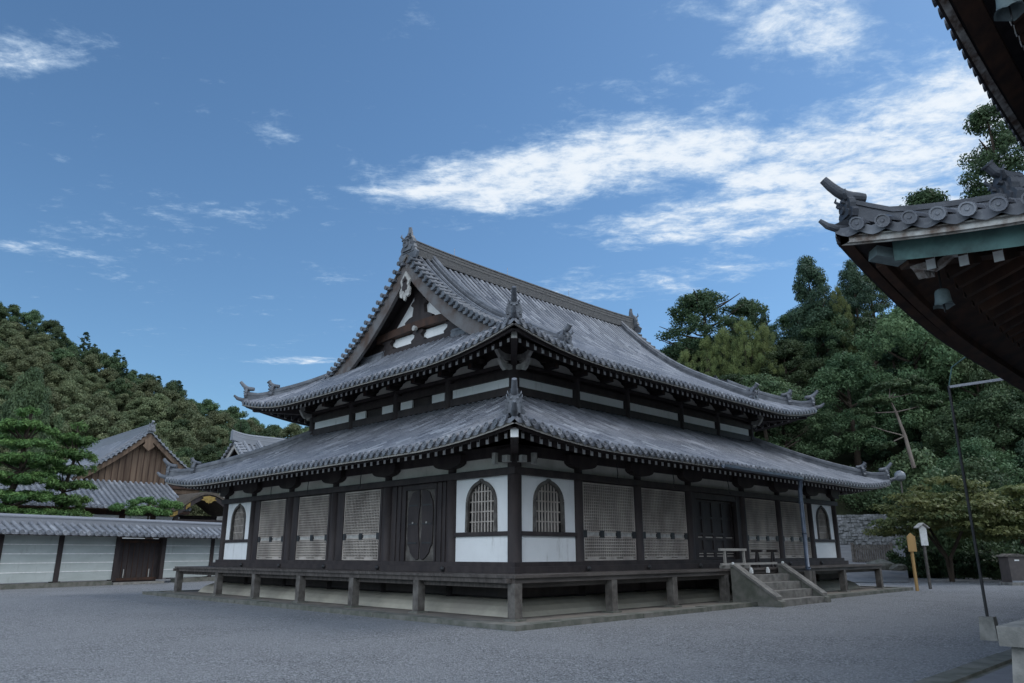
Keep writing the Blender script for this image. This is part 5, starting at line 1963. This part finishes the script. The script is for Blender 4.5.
# --- needle pads for garden pines
def pad_pine(name, label, base, pads, trunk_pts, r0, seed, lm=L_PINE, size=.22, n=None, bark=BARK, group=None, limbs=True):
    t_ = thing(name, label, 'pine', base, 0, group)
    cl_ = []
    r_ = random.Random(seed)
    for (x, y, z, w, h) in pads:
        k = max(6, int(w * 9))
        for i in range(k):
            a = r_.random() * 6.283
            q = r_.random() ** .5 * w
            cl_.append((x + q * math.cos(a), y + q * math.sin(a), z + h * .55 * (1 - (q / w) ** 2) + r_.uniform(-.06, .06), .40 * r_.uniform(.8, 1.2) * (w ** .4), .40 * (w ** .4), .20 * r_.uniform(.8, 1.3)))
    N_ = n or int(sum(p_[3] ** 2 for p_ in pads) * 1300)
    v, tn = leaves(cl_, N_, size, up=.9, seed=seed, aspect=.28, shell=.6)
    leaf_obj('crown', v, tn, lm, t_)
    m = MB()
    m.tube(trunk_pts, list(np.linspace(r0, r0 * .35, len(trunk_pts))), 9)
    tp = [Vector(q) for q in trunk_pts]
    if limbs:
        for (x, y, z, w, h) in pads:
            e = Vector((x, y, z))
            b0 = min(tp, key=lambda q: abs(q.z - (z - .15)) + .2 * (q - e).length)
            m.tube([b0, b0.lerp(e, .5) + Vector((0, 0, -.05)), e], [r0 * .32, r0 * .25, r0 * .12], 6)
    m.build('trunk', bark, t_, origin=(0, 0, 0))
    return t_

def pads_for(seed, z0, z1, w0, w1, nl, off=(0, 0)):
    r_ = random.Random(seed)
    out = []
    for i in range(nl):
        q = i / (nl - 1)
        w = w0 + (w1 - w0) * q
        z = z0 + (z1 - z0) * q
        for j in range(5 if q < .95 else 1):
            a = r_.random() * .9 + j * 1.257 + i
            rr_ = w * .62 if q < .95 else 0
            out.append((off[0] * q + rr_ * math.cos(a), off[1] * q + rr_ * math.sin(a), z + r_.uniform(-.14, .14), w * r_.uniform(.48, .66), .45))
    return out

b_ = sight(22, 455, 41)
pad_pine('garden_pine', 'larger clipped pine with layered needle pads left behind the courtyard wall', (b_[0], b_[1], 0), pads_for(3, 3.6, 9.3, 2.0, 1.25, 7), [(-.7, 0, -.1), (-.75, 0, 2), (-.4, .1, 4), (.1, 0, 6), (0, 0, 7.6), (.1, 0, 9.3)], .24, 3)
b_ = sight(72, 465, 43)
pad_pine('garden_pine', 'smaller clipped pine with flat needle pads beside the brown gable', (b_[0], b_[1], 0), pads_for(8, 3.6, 8.75, 1.3, .95, 7), [(.2, 0, -.1), (.1, 0, 2.4), (-.2, .1, 5), (.1, 0, 7), (0, 0, 8.8)], .16, 8)
b_ = sight(143, 553, 46.5)
pad_pine('garden_pine', 'low clipped pine top peeping over the courtyard wall by the porch', (b_[0], b_[1], 0), [(-1.1, .3, 4.2, 1.0, .4), (.1, 0, 4.65, .95, .4), (.9, -.6, 4.35, .9, .35), (0, -.4, 4.0, 1.0, .35)], [(0, 0, -.1), (.1, 0, 2), (0, 0, 4.5)], .12, 12)
p = sight(4, 553, 50)
plant('broad_green0', 'broadleaf_tree', p[0], p[1], 0, sight(4, 362, 50)[2], .62, 'bright green tree at left edge behind the larger clipped pine')
# leaning red pine on the right slope
b_ = sight(914, 462, 50)
pts = [sight(914, 468, 50), sight(905, 436, 50), sight(896, 412, 50), sight(889, 398, 50)]
lp = [tuple(np.array(q) - b_) for q in pts]
pd = []
for px, py, w in ((872, 402, 1.1), (890, 388, 1.3), (915, 392, 1.2), (868, 425, .9), (880, 446, .9), (906, 382, 1.0), (925, 404, .8), (862, 412, .7)):
    q = sight(px, py, 50) - b_
    pd.append((q[0], q[1], q[2], w, .3))
pad_pine('leaning_pine', 'leaning pale-barked pine with open needle pads on the right slope', tuple(b_), pd, lp, .14, 21, lm=L_HILLG, size=.24, n=16000, bark=BARK_PALE)

# --- maples in front of the hedge
def maple(px, depth, top, wpx, label, seed, lm=L_MAPLE, n=15000):
    p = sight(px, 553, depth)
    h = sight(px, top, depth)[2]
    w = wpx / 741 * depth / 2
    t_ = thing('maple_tree', label, 'maple', (p[0], p[1], 0), 0, 'maples by the hedge')
    r_ = random.Random(seed)
    cl_ = []
    for i in range(95):
        a = r_.random() * 6.283
        q = r_.random() ** .55
        z = h * (.52 + .46 * r_.random() * (1 - .55 * q * q))
        s_ = w * .17 * r_.uniform(.7, 1.3)
        cl_.append((q * w * math.cos(a), q * w * math.sin(a), z - .10 * h * q * q, s_ * 1.5, s_ * 1.5, s_ * .38))
    v, tn = leaves(cl_, n, .20, up=1.0, seed=seed, aspect=.7, shell=.6)
    leaf_obj('crown', v, tn, lm, t_)
    m = MB()
    for k in range(4):
        a = r_.random() * 6.283
        m.tube([(0, 0, -.1), (.12 * math.cos(a), .12 * math.sin(a), h * .22), (w * .3 * math.cos(a), w * .3 * math.sin(a), h * .5), (w * .6 * math.cos(a), w * .6 * math.sin(a), h * .75)], [.13, .10, .06, .02], 7)
    m.build('trunk', BARK, t_, origin=(0, 0, 0))
maple(948, 44, 474, 125, 'spreading maple turning yellow beside the two wooden signposts', 31, n=19000)
maple(1030, 43.5, 482, 110, 'green-gold maple at right edge behind the brown bin', 32)
def bush(px, depth, top, wpx, label, seed, lm=L_DARK, z=0.0):
    p = sight(px, 553, depth)
    h = sight(px, top, depth)[2] - z
    w = wpx / 741 * depth / 2
    v, tn = leaves(dome_clumps(w, h * .9, h * .06, 34, seed, rc=.26), 8000, .26, seed=seed)
    o = leaf_obj('shrub', v, tn, lm)
    o.location = (p[0], p[1], z)
    tag(o, label, 'shrub', 'shrubs on the right slope')
bush(930, 51, 452, 90, 'grey-green rounded shrub under the leaning pine', 41, L_PALE)
bush(985, 52, 462, 100, 'dark rounded shrub behind the yellowing maple', 42)
bush(815, 68, 468, 80, 'leftmost dark shrub on top of the stone retaining wall', 43, z=4.3)
bush(858, 68, 474, 84, 'middle dark shrub on top of the stone retaining wall', 44, z=4.3)
bush(902, 67, 466, 84, 'dark shrub on top of the right end of the stone retaining wall', 45, z=4.0)

# --- hedge
h0, h1 = sight(1085, 553, 43.5), sight(893, 553, 52)
t_ = thing('clipped_hedge', 'low dark clipped hedge running behind the signposts and bin', 'hedge', tuple((h0 + h1) / 2 * np.array([1, 1, 0])))
cl_ = []
rq = random.Random(77)
L_ = np.linalg.norm((h1 - h0)[:2])
dirh = (h1 - h0)[:2] / L_
nh_ = np.array([dirh[1], -dirh[0]])
for i in range(170):
    q = rq.random() * L_
    o_ = rq.uniform(-.5, .5)
    xy = h0[:2] + dirh * q + nh_ * o_ - (h0 + h1)[:2] / 2
    cl_.append((xy[0], xy[1], rq.uniform(.25, 1.45), .42, .42, .34))
v, tn = leaves(cl_, 26000, .16, seed=78, up=.2, aspect=.7)
leaf_obj('foliage', v, tn, L_HEDGE, t_)
m = MB()
for i in range(40):
    q = rq.random() * L_
    xy = h0[:2] + dirh * q
    m.tube([(xy[0], xy[1], -.05), (xy[0] + rq.uniform(-.1, .1), xy[1], 1.2)], .02, 5)
m.build('stem', BARK, t_)

# --- rising road, stone wall, picket fence beyond the hall
m = MB()
vs = []
for s_, z in ((43, .004), (46, .05), (50, .38), (54, .85), (58, 1.45), (63, 2.25), (66, 2.6)):
    for px in (790, 905):
        q = sight(px, 553, s_)
        vs.append((q[0], q[1], z + .03))
m.add(vs, [(i * 2, i * 2 + 1, i * 2 + 3, i * 2 + 2) for i in range(6)])
tag(m.build('road', mat('worn_asphalt', (.20, .20, .205), (.15, .15, .155), 1.2, .9)), 'grey road sloping up beyond the far end of the hall', None, kind='structure')

def panelwall(name, label, cat, p0, p1, z0a, z0b, h, thick, m_):
    mb = MB()
    d = (p1 - p0)[:2]
    L = np.linalg.norm(d)
    d = d / L
    nn_ = np.array([d[1], -d[0]])
    r_ = random.Random(3)
    nr = 11
    for k in range(nr):
        x = 0.0
        while x < L:
            w = r_.uniform(.16, .48)
            zb = z0a + (z0b - z0a) * x / L + h * k / nr
            o_ = r_.uniform(-.09, .09)
            zb += r_.uniform(-.05, .05)
            a_ = p0[:2] + d * (x + .015)
            b2 = p0[:2] + d * min(x + w - .015, L)
            hh = h / nr + r_.uniform(-.05, .01)
            f0, f1 = nn_ * (thick + o_), nn_ * 0
            pts_ = []
            for z in (zb, zb + hh):
                for base in (a_, b2):
                    pts_ += [tuple(base + f0) + (z,), tuple(base + f1) + (z,)]
            mb.add(pts_, [(0, 2, 6, 4), (4, 6, 7, 5), (0, 4, 5, 1), (2, 3, 7, 6), (0, 1, 3, 2)])
            x += w
    a_, b2 = p0[:2], p1[:2]
    f0 = nn_ * (thick - .09)
    mb.add([tuple(a_ + f0) + (z0a - .3,), tuple(b2 + f0) + (z0b - .3,), tuple(b2 + f0) + (z0b + h - .03,), tuple(a_ + f0) + (z0a + h - .03,)], [(0, 1, 2, 3)])
    return tag(mb.build(name, m_), label, cat)
panelwall('stone_retaining_wall', 'rough grey stone retaining wall beyond the far end of the hall', 'stone wall', sight(780, 553, 65.5), sight(915, 553, 60.5), 2.3, 2.2, 2.35, .4, mat('rubble_stone', (.26, .26, .265), (.085, .09, .085), 3.2, .95, bump=.4, bscale=12))

f0, f1 = sight(853, 553, 54.5), sight(892, 553, 54.0)
fe = thing('picket_fence', 'weathered grey picket fence at the foot of the stone wall', 'fence', (f0[0], f0[1], .85))
for q in (0, 1):
    p = f0 + (f1 - f0) * q
    m = MB(); m.box(p[0] - .08, p[0] + .08, p[1] - .08, p[1] + .08, .6, 2.28); m.build('post', GREYW, fe)
for z in (1.08, 1.85):
    m = MB(); m.bar((f0[0], f0[1], z), (f1[0], f1[1], z), .07, .09); m.build('rail', GREYW, fe)
for i in range(16):
    p = f0 + (f1 - f0) * ((i + 1) / 17)
    m = MB(); m.box(p[0] - .05, p[0] + .05, p[1] - .05, p[1] + .05, .88, 2.12); m.build('picket', GREYW, fe)

def rock(px, py, depth, s, label, seed):
    r_ = random.Random(seed)
    p = sight(px, 553, depth)
    m = MB()
    n = 10
    pr = [(0, 0), (.9, .0), (1.0, .25), (.85, .5), (.5, .68), (0, .74)]
    m.lathe([(a * s, z * s) for a, z in pr], (p[0], p[1], hill_zr(px, depth)), n)
    m.v = [(x + r_.uniform(-.12, .12) * s, y + r_.uniform(-.12, .12) * s, z + r_.uniform(-.07, .07) * s) for x, y, z in m.v]
    tag(m.build('garden_rock', STONE_D), label, 'rock', 'rocks at the end of the hedge')
def hill_zr(px, s_):
    return float(np.interp(s_, [43, 46, 50, 54], [0, .05, .38, .85])) - .1
rock(878, 560, 51.5, .95, 'broad flat-topped rock in front of the picket fence', 1)
rock(893, 562, 51, .7, 'small grey rock between the fence and hedge', 2)
rock(868, 563, 51, .5, 'lowest grey rock beside the deck corner', 3)

# --- signposts
def signpost(px, by, top, bw_, label, roofed, mm, pm):
    d_ = FWD * FPX + RGT * (px - 512) - UPV * (by - 341.5)
    t0 = -CAM[2] / d_[2]
    b0 = CAM + d_ * t0
    dep = (b0 - CAM)[:2] @ np.array([math.sin(YAW), math.cos(YAW)])
    h = sight(px, top, dep)[2] + .02
    s_ = thing('wooden_signpost', label, 'signpost', (b0[0], b0[1], 0), -YAW + .25, 'signposts by the deck corner')
    m = MB(); m.box(-.055, .055, -.04, .04, -.1, h - .35); m.build('post', pm, s_, origin=(0, 0, 0))
    m = MB()
    hb = h * .33
    w = bw_ / 2
    m.prism([(-w, h - hb), (w, h - hb), (w, h - .18), (0, h - .02), (-w, h - .18)], (0, -.042, 0), (1, 0, 0), (0, 0, 1), (0, -.035, 0))
    m.build('board', mm, s_, origin=(0, 0, 0))
    if roofed:
        m = MB()
        for sg in (-1, 1):
            m.prism([(0, h + .03), (sg * (w + .12), h - .17), (sg * (w + .12), h - .13), (0, h + .08)], (0, -.16, 0), (1, 0, 0), (0, 0, 1), (0, .3, 0))
        m.build('little_roof', BONE, s_, origin=(0, 0, 0))
signpost(917.5, 591, 533, .42, 'plain ochre wooden signpost with a pointed board', False, OCHRE, OCHRE)
signpost(930.5, 589, 525, .38, 'dark signpost with a white board under a little roof', True, WHITE, GREYW)

# --- brown bin cabinet beside the hedge
b0 = sight(1010, 553, 39.5)
bn = thing('litter_bin', 'brown metal bin cabinet with a small lid in front of the hedge', 'bin', (b0[0], b0[1], 0), -YAW + .1)
m = MB(); m.box(-.43, .43, -.35, .35, .14, 1.38); m.build('body', BROWNBOX, bn, origin=(0, 0, 0))
m = MB(); m.prism([(-.53, 1.382), (.53, 1.382), (.46, 1.44), (.1, 1.53), (-.1, 1.53), (-.46, 1.44)], (0, -.42, 0), (1, 0, 0), (0, 0, 1), (0, .84, 0)); m.build('lid', GREYW, bn, origin=(0, 0, 0))
m = MB(); m.box(-.12, .14, -.362, -.352, 1.17, 1.24); m.build('notice', WHITE, bn, origin=(0, 0, 0))
m = MB(); m.box(-.5, .55, -.40, .4, -.05, .138); m.build('stone_base', STONE, bn, origin=(0, 0, 0))
m = MB(); m.box(-.42, .42, -.356, -.351, .142, .22); m.build('kick_plate', STEEL, bn, origin=(0, 0, 0))

# --- globe lamp by the far eave corner
b0 = sight(900, 476, 49.5)
gl = thing('globe_lamp', 'pale round globe lamp on a pole beyond the far eave corner', 'lamp', (b0[0], b0[1], 0))
m = MB(); m.tube([(b0[0], b0[1], -.05), (b0[0], b0[1], b0[2] - .25)], .05, 8); m.build('pole', GREYW, gl)
m = MB(); m.lathe([(.01, -.36), (.18, -.31), (.31, -.19), (.36, 0), (.31, .19), (.18, .31), (.01, .36)], tuple(b0), 18); m.build('globe', mat('opal_globe', (.24, .255, .28), (.12, .13, .145), 3, .3, spec=.5), gl, True)
